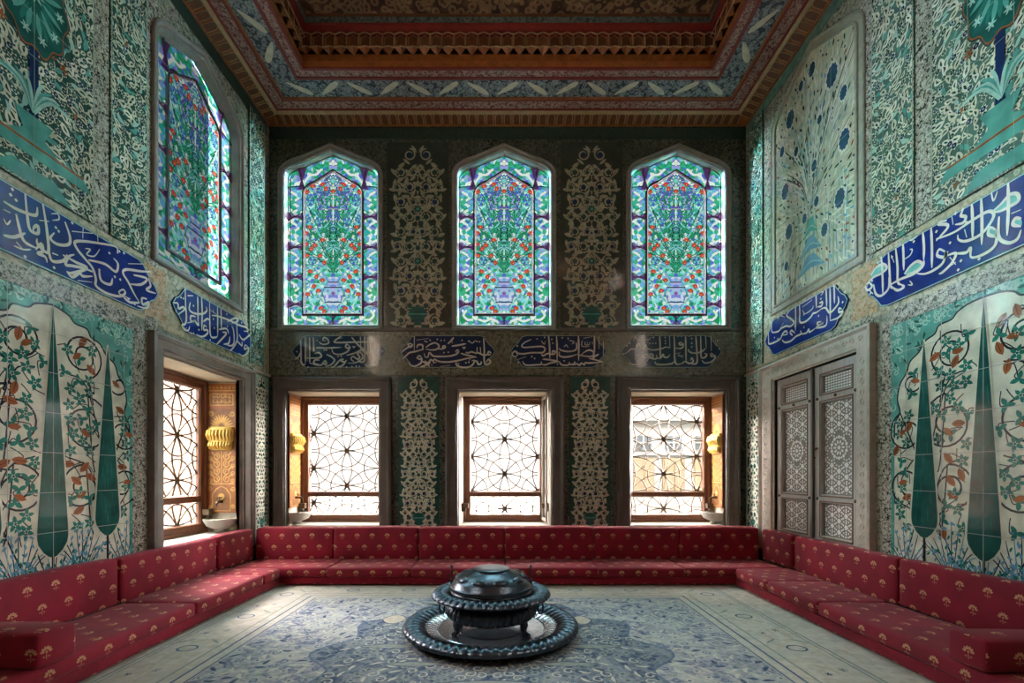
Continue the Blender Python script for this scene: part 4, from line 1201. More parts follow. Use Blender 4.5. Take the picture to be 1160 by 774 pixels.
arabesque(mpB, .70, 1.165, .44, 2.15, 'slim green arabesque tile strip between the middle and right lower windows of the end wall', 10, DTEAL, LSAGE, .105, .16, True, gB, margin=True)
gC = 'pale arabesque strips in the corners'
arabesque(mpL, 4.865, 5.165, .44, 2.12, 'pale aqua arabesque tile strip in the left corner beside the left wall window', 12, AQUA, MILK, .085, .12, True, gC, margin=True, dark=TEAL)
arabesque(mpR, 4.885, 5.165, .44, 2.14, 'pale aqua arabesque tile strip in the right corner beside the shutters', 14, AQUA, MILK, .085, .12, True, gC, margin=True, dark=TEAL)

# painted blind arch on the right wall
def blind_arch():
    rg = random.Random(17); uc, hw = 4.07, .53; z0, zs, za = 2.74, 4.47, 4.80
    lp = arch(uc, hw, z0, zs, za)
    PALE = glaze('pale_olive_cream_glaze', (.52, .50, .345), .18)
    P = Orn(mpR, lp, PALE, .012, clip=lp)
    base = (uc, z0+.62)
    for k in range(70):
        a = PI/2+(k/69-.5)*2.0; L = rg.uniform(.7, 1.35)
        tip = (base[0]+L*math.cos(a)*.75, base[1]+L*math.sin(a))
        mid_ = (base[0]+L*.5*math.cos(a)*.5, base[1]+L*.55*math.sin(a))
        P.stroke([base, mid_, tip], rg.uniform(.006, .013), rg.choice((SAGE, MILK, AQUA, MILK, DGREEN, SAGE, LSAGE)), 2, 5, t1=.4)
    for k in range(60):
        x = uc+rg.uniform(-1, 1)*hw; 
        P.stroke([(x, z0), (x+rg.uniform(-.02, .02), z0+.35), (x+rg.uniform(-.06, .06), z0+rg.uniform(.5, .9))], rg.uniform(.007, .014), rg.choice((MILK, AQUA, SAGE, MILK, LBLUE)), 2, 4, t1=.3)
    for u, v in scatter(rg, uc-hw, uc+hw, z0, za, .046):
        q = rg.random(); a = math.atan2(v-base[1], u-base[0])+rg.uniform(-.5, .5)
        if q < .42: P.lens(u, v, a, .085, .016, MILK, 3)
        elif q < .72: P.lens(u, v, a, .06, .018, rg.choice((SAGE, DGREEN, TEAL)), 3)
        elif q < .86: P.flower(u, v, .024, MILK, 3, 6, a, .25); P.disc(u, v, .011, NAVY, 4, 7)
        else: P.lens(u, v, a, .05, .02, RUST if rg.random() < .2 else LBLUE, 3)
    BLS = glaze('slate_blue_glaze', (.03, .075, .13), .3)
    for x, z, r in ((-.29, 4.42, .075), (.27, 4.35, .082), (.02, 4.62, .055), (-.13, 4.60, .04), (.40, 4.10, .05), (.41, 3.72, .072), (-.37, 3.78, .068), (.05, 3.75, .045), (-.20, 4.05, .04), (.36, 3.28, .07), (-.31, 3.36, .065), (.08, 3.42, .04), (-.08, 3.36, .04), (.18, 3.12, .05), (-.42, 4.2, .045), (-.35, 3.05, .04), (.12, 4.10, .035)):
        P.disc(uc-x, z, r*1.0, MILK, 5, 16, r*1.35); P.poly([(uc-x+r*.78*(1+.08*math.cos(11*q))*math.cos(q), z+r*1.1*(1+.08*math.cos(11*q))*math.sin(q)) for q in [2*PI*i_/44 for i_ in range(44)]], BLS, 6); P.flower(uc-x, z, r*.45, TEAL, 7, 7)
    for k, (w_, z) in enumerate(((.10, 3.22), (.15, 3.06), (.19, 2.90))):
        P.poly([(uc-w_, z-.06), (uc, z-.02), (uc+w_, z-.06), (uc+w_*.55, z+.03), (uc+.04, z+.10), (uc-.04, z+.10), (uc-w_*.55, z+.03)], LBLUE if k else TURQ, 6)
        P.stroke([(uc-w_*.8, z-.03), (uc, z+.03), (uc+w_*.8, z-.03)], .010, AQUA, 7, 4)
    P.seams([uc, uc-.26, uc+.26], [z0+.25*k for k in range(1, 8)], uc-hw, uc+hw, z0, za, m=SAGE, width=.003, layer=9)
    o = P.build('tile_panel', 'pale arched tile panel painted with a spray of dark blue flowers on the right wall', 'tile panel')
    mb = MB(); out = offset(lp, -.085)
    mb.loops([[mpR(u, v, w) for u, v in offset(out, q)] for q, w in ((0, 0), (0, .016), (.012, .022), (.024, .014), (.06, .014), (.066, .024), (.085, .026), (.09, .012))], True)
    mb.build('moulded_border', [plain('sage_stone_moulding', (.27, .265, .2), .4, .25, 20)], o)
    return o
blind_arch()
# ================================================================== INSCRIPTIONS
def cartouche(u0, u1, zc, hh, tip=.14):
    c = [(1, .0), (.78, .30), (.55, .42), (.30, .66), (.08, .92), (-.25, 1.0)]
    R = [(u1-tip+tip*a, zc+hh*b) for a, b in c]
    up = R + [(u0+tip-tip*a, zc+hh*b) for a, b in c[::-1]]
    lo = [(x, 2*zc-z) for x, z in up[1:-1][::-1]]
    return up+lo

def inscription(mp, conv, crop, loop, strokes, dots, label, ground, ink, width, fills=(), hair=(), fillm=None, seam_us=(), th=.016):
    """white lettering on a blue cartouche; strokes are read off the photograph and laid on the wall in metres"""
    ox, oy, s_ = crop
    def cv(p): return conv(ox+p[0]/s_, oy+p[1]/s_)
    P = Orn(mp, loop, ground, th)
    us = [p[0] for p in loop]; vs = [p[1] for p in loop]
    cl = (min(us)+.004, max(us)-.004, min(vs)+.006, max(vs)-.006)
    def fit(p): u, v = cv(p); return (min(max(u, cl[0]), cl[1]), min(max(v, cl[2]), cl[3]))
    rim = offset(loop, .006); 
    P.stroke(rim, .007, AQUA if ink is SCRIPT else SAGE, 1, 0, True)
    for f in fills: P.poly(catmull([fit(p) for p in f], 4, True), fillm or TURQ, 2)
    for st in strokes:
        P.stroke([fit(p) for p in st], width, ink, 3, 6, t0=.55, t1=.35)
    for st in hair: P.stroke([fit(p) for p in st], width*.5, ink, 3, 5, t0=.6, t1=.5)
    for d in dots:
        u, v = fit(d); r = width*.58
        P.poly([(u-r, v), (u, v-r), (u+r, v), (u, v+r)], ink, 3)
    if seam_us: P.seams(seam_us, [], 0, 0, min(vs), max(vs), m=GROUT, width=.0025, layer=5)
    return P.build('inscription_panel', label, 'inscription panel', 'blue inscription panels along the walls')

SCRIPT = glaze('white_script_glaze', (.74, .71, .64), .12)
INKD = glaze('shaded_white_script_glaze', (.56, .54, .45))  # white script darkened in colour, as if in the end wall's shade
NAVYD = glaze('shaded_navy_glaze', (.005, .020, .058), .4)  # inscription blue with the end wall's shade put into the colour
ZC, HH = 2.432, .185
# --- end wall, first from the left
S3 = [[(985,325),(960,306),(940,328),(962,350),(985,330),(975,365),(930,388),(880,380),(860,352)], [(925,105),(930,220),(928,335)], [(888,100),(890,200),(888,300)],
 [(858,100),(860,240),(855,320),(838,338),(808,332),(798,310)], [(738,105),(800,180),(850,220),(905,300)], [(820,100),(822,240)], [(640,95),(580,138),(600,155),(800,150),(970,152)],
 [(715,188),(690,170),(682,195),(705,210),(722,192),(700,238),(630,266),(570,255),(550,212)], [(405,202),(500,206),(640,200)], [(430,150),(470,172),(520,160),(512,125),(480,108),(468,132),(500,142)],
 [(690,275),(770,252),(830,226),(852,250)], [(760,335),(730,308),(752,285),(792,310),(812,290),(790,258),(822,250),(842,290),(815,322),(760,347),(700,346)],
 [(690,318),(650,370),(600,385)], [(662,306),(640,328),(680,336)], [(500,265),(550,290),(577,320),(545,362),(490,380)], [(642,308),(612,335),(572,380),(540,386)],
 [(490,322),(470,350),(500,357),(488,325),(450,366),(390,364)], [(437,320),(396,318),(384,348),(440,362)], [(260,130),(264,250),(266,335),(288,366),(305,352)], [(303,105),(305,240),(305,345)],
 [(343,105),(344,240),(345,345)], [(378,105),(382,180),(382,242)], [(262,240),(240,290),(205,310)], [(300,298),(420,300),(455,280),(432,250),(388,258)], [(345,345),(390,362)]]
D3 = [(760,195),(960,205),(960,262),(1025,235),(480,225),(500,225),(610,285),(640,285),(740,380),(780,375),(810,378),(690,385),(415,135),(225,240),(330,385)]
H3 = [[(995,95),(1000,200),(998,320)], [(745,185),(757,205),(772,185)], [(600,120),(650,110)], [(320,120),(322,330)]]
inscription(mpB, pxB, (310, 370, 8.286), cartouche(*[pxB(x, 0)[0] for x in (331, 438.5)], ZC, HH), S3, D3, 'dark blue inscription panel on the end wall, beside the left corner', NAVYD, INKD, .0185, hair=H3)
# --- second
S4 = [[(955,130),(962,240),(962,370),(985,405),(1027,380),(1005,350),(982,378)], [(1035,285),(1010,268),(1000,298),(1032,300)], [(1000,298),(960,306),(920,290),(880,272)], [(888,220),(885,290)], [(920,222),(926,292)],
 [(885,290),(830,272),(795,282),(765,275)], [(715,285),(760,300),(840,318),(882,325)], [(882,325),(780,340),(700,360),(600,376),(520,377),(470,365),(440,350),(430,385),(462,380)],
 [(430,372),(400,353),(380,398),(340,362)], [(318,370),(350,392),(392,425)], [(392,362),(350,410),(288,430)], [(310,345),(285,310),(260,335),(300,350),(307,338),(300,385),(240,420),(190,410),(172,378)],
 [(318,245),(315,200),(270,198),(255,232)], [(328,243),(250,265),(180,280),(150,305),(108,347)], [(192,180),(165,195),(185,222),(207,200),(185,180)], [(207,205),(170,220),(130,245),(95,278)], [(230,108),(228,252)],
 [(350,225),(400,190),(450,178),(487,205),(470,240),(410,252),(348,240)], [(480,240),(520,240),(552,225),(545,208),(525,220),(542,242)],
 [(340,320),(370,327),(385,280),(410,300),(430,315),(500,320),(600,315),(670,295),(692,270),(680,250),(664,270),(692,280)], [(330,285),(345,332)], [(580,187),(620,150),(642,118)], [(620,212),(700,200),(772,185)],
 [(668,370),(672,410),(730,436),(800,430),(845,400),(857,360),(830,365)], [(857,365),(885,372),(900,402),(927,395),(930,370)]]
D4 = [(470,140),(510,152),(545,150),(395,150),(730,150),(800,160),(885,162),(912,165),(770,385),(800,380),(690,398),(360,165),(540,280),(585,275),(740,225),(760,225),(750,235),(340,160)]
H4 = [[(612,140),(632,182)], [(800,150),(835,180),(870,150)], [(500,425),(602,413)], [(250,148),(380,130)], [(820,345),(800,362)], [(410,395),(415,425)]]
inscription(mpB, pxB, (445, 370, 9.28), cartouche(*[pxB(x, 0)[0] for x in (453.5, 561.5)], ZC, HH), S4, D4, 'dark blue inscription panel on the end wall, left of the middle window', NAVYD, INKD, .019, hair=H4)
# --- third
S5 = [[(292,142),(230,170),(195,205),(220,225),(300,220),(400,215),(437,232),(430,266),(400,280),(300,280),(210,292),(150,285),(120,265),(95,295),(120,322),(152,300),(140,260)], [(475,95),(485,200),(490,342)], [(558,92),(565,220),(565,362)],
 [(788,92),(792,220),(790,362)], [(955,95),(957,200),(955,295)], [(1003,105),(1005,240)], [(1050,155),(1050,312)], [(502,295),(460,290),(420,312),(400,290)], [(500,297),(530,295),(547,270),(520,263),(513,292)],
 [(765,172),(770,230),(740,260),(660,266),(600,250),(588,232)], [(590,270),(590,310),(640,326),(720,315),(772,295)], [(775,298),(820,310),(900,320),(942,310),(945,270),(900,253),(850,275),(812,308)], [(942,300),(962,312),(1005,292)],
 [(900,338),(950,350),(1000,365),(1047,375)], [(1047,375),(960,385),(890,388),(860,385),(850,407),(820,390),(800,412),(770,395),(755,412)], [(1000,300),(960,320),(930,347)],
 [(588,372),(610,405),(660,412),(690,402),(692,375)], [(692,400),(740,402),(752,370)], [(582,370),(520,360),(450,350),(412,350)], [(582,372),(500,387),(440,407),(400,400)], [(400,372),(395,402),(340,407),(260,412),(220,400),(203,368)]]
D5 = [(620,125),(680,130),(355,135),(435,120),(330,340),(300,320),(520,180),(510,140),(150,210),(570,400),(640,365),(160,385)]
H5 = [[(840,130),(932,113)], [(830,150),(825,210),(902,215)], [(860,165),(860,197),(902,195),(905,165)], [(882,165),(880,192)], [(932,165),(937,192)], [(690,150),(742,165),(720,192)], [(640,222),(660,198),(682,227)], [(400,155),(430,192),(442,158)], [(155,352),(242,320)], [(85,310),(80,388)]]
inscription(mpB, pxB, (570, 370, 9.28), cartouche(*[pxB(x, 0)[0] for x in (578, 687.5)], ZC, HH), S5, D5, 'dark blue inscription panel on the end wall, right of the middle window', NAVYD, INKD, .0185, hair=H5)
# --- fourth
S6 = [[(400,65),(404,180),(405,292)], [(485,70),(490,192)], [(525,60),(530,190),(530,280),(545,332),(592,328)], [(625,60),(628,180),(630,312)], [(715,55),(722,180),(727,310),(700,332),(660,325)], [(757,62),(760,200),(762,270),(790,277),(812,250),(790,238)], [(800,72),(807,192)], [(848,62),(850,217)],
 [(490,190),(450,185),(420,197),(340,210),(290,195),(275,162),(262,182),(250,212),(230,190),(220,148),(205,160),(190,202),(150,202),(110,235),(72,245)], [(592,140),(570,150),(580,166),(602,155),(600,187),(570,197),(530,190)],
 [(648,202),(660,225),(700,237),(760,227),(802,195)], [(870,250),(850,240),(850,266),(882,260),(875,292),(840,317),(790,322),(768,298)], [(135,320),(170,337),(240,332),(290,302),(302,255),(270,248),(250,272),(302,277)],
 [(302,277),(330,282),(342,255),(320,243),(320,277),(370,287),(372,250)], [(378,282),(410,277),(430,248),(440,272),(470,272),(492,248)], [(358,308),(370,332),(440,337),(510,327),(522,308)], [(592,332),(620,310),(660,327),(692,310),(680,278),(668,302)]]
D6 = [(345,100),(315,152),(340,152),(365,152),(245,100),(560,90),(590,90),(680,110),(680,150),(680,182),(448,100),(450,128),(450,152),(190,287),(212,287),(905,130),(920,200),(140,150),(115,175)]
H6 = [[(168,127),(190,95),(202,122)], [(262,117),(300,122),(322,98)], [(648,92),(692,73)], [(540,240),(582,235)], [(558,262),(612,260)], [(560,245),(602,277)], [(185,245),(200,262),(215,240)], [(885,120),(895,170)]]
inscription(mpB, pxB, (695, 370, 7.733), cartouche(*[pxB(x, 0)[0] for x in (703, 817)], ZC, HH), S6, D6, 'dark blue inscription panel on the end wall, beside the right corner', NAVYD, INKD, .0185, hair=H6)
# --- left wall, far
S2 = [[(165,125),(168,260),(175,370),(165,420),(138,432),(160,468),(190,475),(203,440)], [(270,190),(272,300),(272,420)], [(303,200),(308,340),(303,475)], [(370,240),(372,400),(374,490),(388,532),(425,532),(437,520)], [(437,275),(438,400),(438,525)], [(465,290),(468,380),(468,462)],
 [(598,370),(600,470),(600,560),(560,630),(538,642)], [(185,185),(232,185)], [(208,240),(200,300),(240,332),(310,337),(347,310),(340,278)], [(252,360),(213,355),(215,397),(255,395),(185,412)], [(245,395),(275,432),(272,400)],
 [(347,450),(325,433),(320,470),(352,472),(350,502),(310,527),(258,508)], [(318,402),(350,378),(372,392)], [(388,350),(440,357),(540,392),(620,432),(682,452),(690,482),(658,480)], [(478,490),(512,500),(460,560),(428,592)], [(450,468),(510,460),(532,502)],
 [(540,528),(530,582),(488,590)], [(520,600),(562,600),(577,560),(570,470),(555,438)], [(558,412),(600,402),(610,380),(580,373),(520,402)], [(600,560),(640,602),(642,568)], [(618,508),(650,552),(700,520),(722,493)], [(692,612),(670,598),(663,632),(697,620),(690,662),(650,687),(612,665)], [(68,245),(102,250),(110,292),(147,280),(157,302),(105,342)]]
D2 = [(130,200),(150,208),(235,270),(280,470),(402,380),(410,455),(515,340),(520,440),(375,555),(215,500),(235,500),(640,410),(660,560),(700,470)]
H2 = [[(95,290),(88,322)], [(370,300),(440,350)], [(655,410),(690,430)], [(150,480),(180,452)], [(400,300),(402,330)]]
inscription(mpL, pxL, (185, 310, 7.375), cartouche(3.675, 4.825, ZC-.01, HH, .15), S2, D2, 'blue inscription panel with white script above the left wall window', COBALT, SCRIPT, .0175, hair=H2)
# --- left wall, near
S1 = [[(0,135),(60,172),(120,198),(180,212),(187,168)], [(120,88),(130,200),(146,290),(190,312),(190,270),(168,280),(165,302)], [(70,205),(95,310),(120,360),(180,392)], [(217,148),(238,280),(250,400),(235,415),(190,372),(185,340)], [(0,322),(60,332),(122,310)],
 [(178,400),(210,368),(217,410),(190,422),(230,440),(242,472)], [(340,248),(367,330),(360,372),(300,372),(260,340),(282,308)], [(630,422),(620,385),(520,365),(440,355),(394,360),(410,402),(450,450),(492,502),(510,560),(512,600),(570,640),(640,657),(672,640),(660,620),(638,640),(702,672)],
 [(492,522),(440,502),(380,490),(343,482),(360,440),(392,428)], [(328,430),(400,470),(462,502),(380,530),(348,520)], [(350,520),(380,552),(420,530),(440,547),(492,547)], [(250,400),(268,462),(330,462),(352,428)], [(270,420),(302,432)],
 [(470,458),(560,480),(620,522),(632,480),(608,448)], [(528,508),(540,570),(590,592),(602,558)], [(812,522),(760,520),(680,510),(660,530),(690,580),(720,640),(752,692)], [(792,672),(765,668),(770,702),(802,690),(790,722),(738,710)], [(752,692),(700,690),(660,660)], [(800,558),(812,600),(790,622),(842,642)], [(718,540),(792,560),(760,592),(698,590)]]
D1 = [(290,280),(305,300),(40,100),(70,130),(585,420),(665,420),(280,500),(120,440),(380,255),(530,512),(615,550),(645,565),(725,700),(690,672),(50,70),(640,410)]
H1 = [[(198,240),(252,246)], [(265,205),(300,205),(306,235),(270,240)], [(378,300),(492,312)], [(520,320),(522,362)], [(452,395),(480,400),(460,427),(502,437),(532,398)], [(688,478),(772,480)], [(58,380),(110,400),(152,400)], [(70,358),(102,392)], [(0,180),(40,200)], [(0,230),(20,262),(40,240)], [(410,570),(490,580)], [(440,280),(438,340)]]
inscription(mpL, pxL, (0, 200, 4.839), cartouche(1.90, 3.53, ZC-.005, HH+.004, .16), S1, D1, 'long blue inscription panel with white script nearest the viewer on the left wall', COBALT, SCRIPT, .0175, hair=H1)
# --- right wall, far
S7 = [[(120,430),(124,500),(130,552),(180,547),(210,520),(250,500),(290,502),(322,470),(300,440),(258,410),(265,388),(290,340),(312,308)], [(95,560),(98,620),(102,655),(150,642),(200,612),(220,570),(250,543),(262,570),(208,582)], [(335,283),(337,420),(335,542)], [(370,268),(374,380),(375,462),(420,462),(470,420),(490,390),(520,380),(562,350)], [(515,183),(518,260),(520,342)],
 [(605,128),(608,240),(612,332)], [(640,108),(642,280),(642,445)], [(675,83),(678,200),(680,302)], [(545,300),(572,288),(565,322),(528,332)], [(560,350),(602,340),(640,382),(702,320),(717,280),(710,238)], [(742,350),(720,343),(720,377),(752,370),(740,402),(700,432),(640,452)],
 [(218,620),(240,642),(290,632),(340,590),(382,570),(380,538)], [(310,582),(290,560),(300,538),(332,562)], [(380,570),(430,560),(452,528),(460,552),(512,518)], [(562,460),(528,470),(540,492),(582,470),(518,512),(590,502),(612,470),(612,408)]]
D7 = [(410,510),(715,170),(765,150),(752,290),(770,200),(410,400),(180,610),(260,640),(150,600),(180,420),(560,260),(540,410),(240,390),(720,120),(330,500)]
H7 = [[(388,302),(492,220)], [(398,332),(482,270)], [(398,360),(420,392),(482,350),(492,318)], [(560,180),(582,200),(558,232)], [(178,442),(200,400),(242,422)], [(200,520),(230,470)], [(700,100),(722,140)]]
inscription(mpR, pxR, (860, 305, 7.742), cartouche(3.62, 4.79, ZC-.005, HH, .15), S7, D7, 'blue inscription panel with white script above the shutters on the right wall', COBALT, SCRIPT, .0175, hair=H7)
# --- right wall, near
S8 = [[(150,465),(157,580),(160,700)], [(190,435),(196,560),(202,645),(217,662)], [(230,412),(240,540),(242,625),(262,642)], [(270,395),(273,480),(275,562)], [(380,338),(386,430),(385,505)], [(425,308),(430,430),(430,550)], [(650,158),(654,280),(655,392)], [(702,148),(706,290),(705,422)], [(850,55),(852,220),(845,372)],
 [(68,640),(110,600),(150,580),(182,550),(160,528),(120,550),(93,592)], [(200,642),(260,610),(330,582),(380,540),(385,505)], [(278,582),(310,540),(350,513),(377,530),(350,562),(288,587)], [(262,642),(275,655),(240,672),(208,652)], [(108,640),(120,690),(150,702),(190,662),(192,600)],
 [(502,460),(470,448),(460,482),(502,490),(512,460),(490,522),(440,562),(390,582),(348,580)], [(518,480),(562,470),(540,522),(490,572),(468,582)], [(568,470),(620,465),(642,440),(642,492)], [(512,290),(480,273),(468,310),(512,312),(515,332),(480,372),(453,402)],
 [(453,392),(550,355),(650,290),(740,240),(772,260),(740,322),(690,372),(620,402),(578,395),(573,368)], [(768,237),(810,200),(860,148),(902,145),(907,182),(860,212),(800,240),(748,242)], [(782,340),(750,328),(743,367),(792,372),(790,340),(780,422),(720,472),(650,492),(640,448)],
 [(800,268),(800,380),(850,412),(900,392),(922,340)], [(922,280),(890,278),(878,312),(922,322)], [(602,230),(590,262),(617,270),(602,302),(558,312)], [(60,650),(75,672),(100,650),(80,625)], [(78,665),(105,692)]]
D8 = [(455,350),(530,412),(590,510),(600,215),(575,560),(130,520),(100,620),(560,215),(620,300),(690,500),(330,405),(210,490),(90,690)]
H8 = [[(540,268),(547,312)], [(868,252),(922,230)], [(758,130),(770,182),(792,128)], [(308,370),(320,397),(342,380),(352,358)], [(528,490),(562,532)], [(530,540),(562,518)], [(610,338),(622,382)], [(308,620),(322,642),(298,642)], [(278,502),(310,480),(322,450),(308,448)], [(205,480),(222,520)]]
F8 = [[(768,237),(810,200),(860,150),(902,147),(905,180),(860,210),(800,238)], [(280,582),(310,542),(350,515),(377,530),(350,560),(288,585)], [(95,592),(120,552),(160,530),(180,550),(150,580),(110,600)], [(785,345),(752,332),(748,365),(788,370)], [(922,282),(890,280),(882,312),(922,320)]]
inscription(mpR, pxR, (970, 190, 4.837), cartouche(1.72, 3.448, ZC-.005, HH+.004, .16), S8, D8, 'long blue inscription panel with turquoise-filled white script nearest the viewer on the right wall', COBALT, SCRIPT, .0175, hair=H8, fills=F8, fillm=glaze('mint_fill_glaze', (.18, .50, .44)))
# ================================================================== DIVAN
def cushion(name, x0, x1, y0, y1, z0, z1, label, cat, group, rad=.022, puff=.010, seed=0, lean=None, mat=UPH, uoff=(0, 0), rot=0):
    """upholstered block: rounded edges, slightly swollen faces; uv in metres on every face"""
    rg = random.Random(seed)
    cx, cy, cz = (x0+x1)/2, (y0+y1)/2, z0
    hx, hy, hz = (x1-x0)/2, (y1-y0)/2, (z1-z0)/2
    def axis(h):
        n = max(2, min(16, int(2*h/.07)))
        r = min(rad, h*.8)
        inner = [(-h+r)+(2*(h-r))*i/n for i in range(n+1)]
        return [-h, -h+r*.12, -h+r*.45] + inner + [h-r*.45, h-r*.12, h]
    ax = [axis(hx), axis(hy), axis(hz)]
    mb = MB(); mb.uv = []; vid = {}
    hs = (hx, hy, hz); ph = [rg.uniform(0, 6.3) for _ in range(6)]
    def vert(p):
        key = tuple(round(c, 6) for c in p)
        if key in vid: return vid[key]
        q = [max(-h+min(rad, h*.8), min(h-min(rad, h*.8), c)) for c, h in zip(p, hs)]
        d = Vector([a-b for a, b in zip(p, q)])
        nz = [abs(c) > 1e-9 for c in d]
        if sum(nz) > 1:
            r = min(rad, min(h*.8 for h, f in zip(hs, nz) if f)); d = d.normalized()*r if d.length > 0 else d
        P = [a+b for a, b in zip(q, d)]
        f = [1-(abs(a)/h)**2 for a, h in zip(P, hs)]
        for i in range(3):
            j, k = (i+1) % 3, (i+2) % 3
            P[i] += (1 if P[i] > 0 else -1)*(abs(P[i])/hs[i])*puff*max(0, f[j])**.6*max(0, f[k])**.6
        w = .0022*(math.sin(7*P[0]+ph[0])+math.sin(9*P[1]+ph[1]))
        P[2] += w
        if lean: 
            t = (P[2]+hz)/(2*hz); P[0] += lean[0]*t; P[1] += lean[1]*t
        vid[key] = len(mb.v); mb.v.append((cx+P[0], cy+P[1], cz+hz+P[2])); return vid[key]
    for i in range(3):
        j, k = (i+1) % 3, (i+2) % 3
        for sg in (-1, 1):
            for a in range(len(ax[j])-1):
                for b in range(len(ax[k])-1):
                    q = []; uvq = []
                    for da, db in ((0, 0), (1, 0), (1, 1), (0, 1)):
                        p = [0, 0, 0]; p[i] = sg*hs[i]; p[j] = ax[j][a+da]; p[k] = ax[k][b+db]
                        q.append(vert(p))
                        if i == 2: u = (p[0]+cx, p[1]+cy) if hx >= hy else (p[1]+cy, p[0]+cx)
                        elif i == 1: u = (p[0]+cx, p[2]+cz+hz)
                        else: u = (p[1]+cy, p[2]+cz+hz)
                        uvq.append((u[0]+uoff[0], u[1]+uoff[1]))
                    if sg < 0: q = q[::-1]; uvq = uvq[::-1]
                    mb.f.append(tuple(q)); mb.m.append(0); mb.uv.append(uvq)
    o = mb.build(name, mat, None, smooth='all', origin=(cx, cy, z0))
    if rot: o.rotation_euler.z = rot
    if label: tag(o, label, cat, group)
    return o

BX = 2.60; XS = 2.12; YB = 4.72; YF = 4.29; ZB = .082; ZT = .170; ZTOP = .49
# low upholstered platform
e = empty('divan_base', (0, 4.7, 0), 'low crimson platform of the divan running along three walls', 'divan base')
for nm, a in (('end_platform', (-2.66, 2.66, YF+.02, 5.16, .008, ZB)), ('side_platform', (-2.66, -XS-.015, 1.80, YF+.015, .008, ZB)), ('side_platform', (XS+.015, 2.66, 1.80, YF+.015, .008, ZB))):
    o = cushion(nm, *a, None, None, None, rad=.012, puff=0, uoff=(.03, .06)); o.parent = e; o.location = Vector(o.location)-Vector(e.location)
mb = MB(); mb.box(-2.66, 2.66, 4.93, 5.16, ZB, .40); mb.build('backing_shelf', WOODG, e)

gS, gK = 'crimson seat cushions of the divan', 'crimson back cushions of the divan'
xs = [-2.595, -1.70, -.91, -.025, .85, 1.66, 2.595]
lab = ['in the left corner under the window by the left corner', 'second from the left corner along the end wall', 'under the middle window just left of centre', 'under the middle window just right of centre', 'second from the right corner along the end wall', 'in the right corner along the end wall']
for i in range(6):
    cushion('seat_cushion', xs[i]+.004, xs[i+1]-.004, YF, YB+.05, ZB, ZT, 'crimson seat cushion ' + lab[i], 'seat cushion', gS, seed=i, uoff=(.02, .0465), puff=.007)
xb = [-2.60, -1.797, -.917, -.027, .89, 1.77, 2.60]
lab = ['standing in the left corner of the end wall', 'second from the left along the end wall', 'third from the left along the end wall', 'third from the right along the end wall', 'second from the right along the end wall', 'standing in the right corner of the end wall']
for i in range(6):
    cushion('back_cushion', xb[i]+.005, xb[i+1]-.005, YB, YB+.17, ZT, ZTOP+(.004 if i % 2 else 0), 'crimson back cushion ' + lab[i], 'back cushion', gK, seed=20+i, uoff=(.0, -.0125), lean=(0, .02), rad=.02)
for sg, side in ((-1, 'left'), (1, 'right')):
    def X(a, b): return (sg*a, sg*b) if sg > 0 else (sg*b, sg*a)
    cuts = [1.85, 3.13, 4.0, YF-.01] if sg < 0 else [1.85, 3.15, 3.76, YF-.01]
    lab = ['long seat cushion nearest the viewer', 'middle seat cushion', 'short seat cushion nearest the corner']
    for i in range(3):
        a, b = X(XS, BX+.03)
        cushion('seat_cushion', a, b, cuts[i]+.006, cuts[i+1]-.006, ZB, ZT+(.004 if i == 1 else 0), 'crimson %s along the %s wall' % (lab[i], side), 'seat cushion', gS, seed=40+i+sg, uoff=(.05, .0465), puff=.009)
    cuts = [1.86, 3.075, 4.12, 4.70] if sg < 0 else [1.86, 3.06, 4.175, 4.70]
    lab = ['patterned back cushion nearest the viewer', 'middle patterned back cushion', 'short patterned back cushion by the corner']
    for i in range(3):
        a, b = X(BX, BX+.09)
        gap = .028 if (sg > 0 and i == 2) else .008
        cushion('back_cushion', a, b, cuts[i]+gap, cuts[i+1]-.008, ZT+.004, ZTOP-(.012 if i == 1 and sg < 0 else .004), 'crimson %s along the %s wall' % (lab[i], side), 'back cushion', gK, seed=60+i+sg, uoff=(.0, -.0125), puff=.008, rad=.02, rot=(.012 if sg < 0 else -.004) if i == 1 else 0)
    a, b = X(2.085, BX-.005)
    y0, y1, zt = (2.035, 2.225, .335) if sg < 0 else (2.0, 2.18, .318)
    o = cushion('arm_bolster', a, b, y0, y1, ZT+.004, zt, 'square plum-red arm bolster lying across the near end of the %s seat' % side, 'bolster', 'arm bolsters at the ends of the divan', seed=80+sg, uoff=(.02, .04), puff=.006, rad=.022)

# ================================================================== CARPET
def carpet_mat(name, col, col2, col3, sc1=9, sc2=34, wear=(.40, .385, .32), wamt=.5, thr=(.48, .62)):
    t = NT(name); o = t.co()
    n1 = t.noise(o, sc1, 5, .65); v = t.voro(o, sc2); v2 = t.voro(o, sc2*.45)
    c = t.ramp(v.outputs['Distance'], [(0, col3), (.25, col), (.5, col), (.62, col2), (1, col2)])
    c2 = t.ramp(v2.outputs['Distance'], [(0, col), (.4, col2), (.55, col3), (.8, col)])
    c = t.mix(.45, c, c2)
    f = t.ramp(n1.outputs[0], [(thr[0], (0, 0, 0)), (thr[1], (1, 1, 1))])
    c = t.mix(t.math('MULTIPLY', f, wamt), c, wear)
    wv = t.noise(o, 260, 2)
    t.principled(c, .92, spec=.15, bump=wv.outputs[0], bstr=.35, bdist=.004)
    return t.mat
KB = carpet_mat('beige_carpet_border', (.50, .435, .365), (.41, .355, .295), (.56, .505, .44), 3, 22, (.42, .39, .365), .5)
KF = carpet_mat('faded_blue_carpet_field', (.27, .27, .31), (.095, .125, .20), (.50, .46, .43), 5, 42, (.45, .44, .40), .62, (.43, .58))
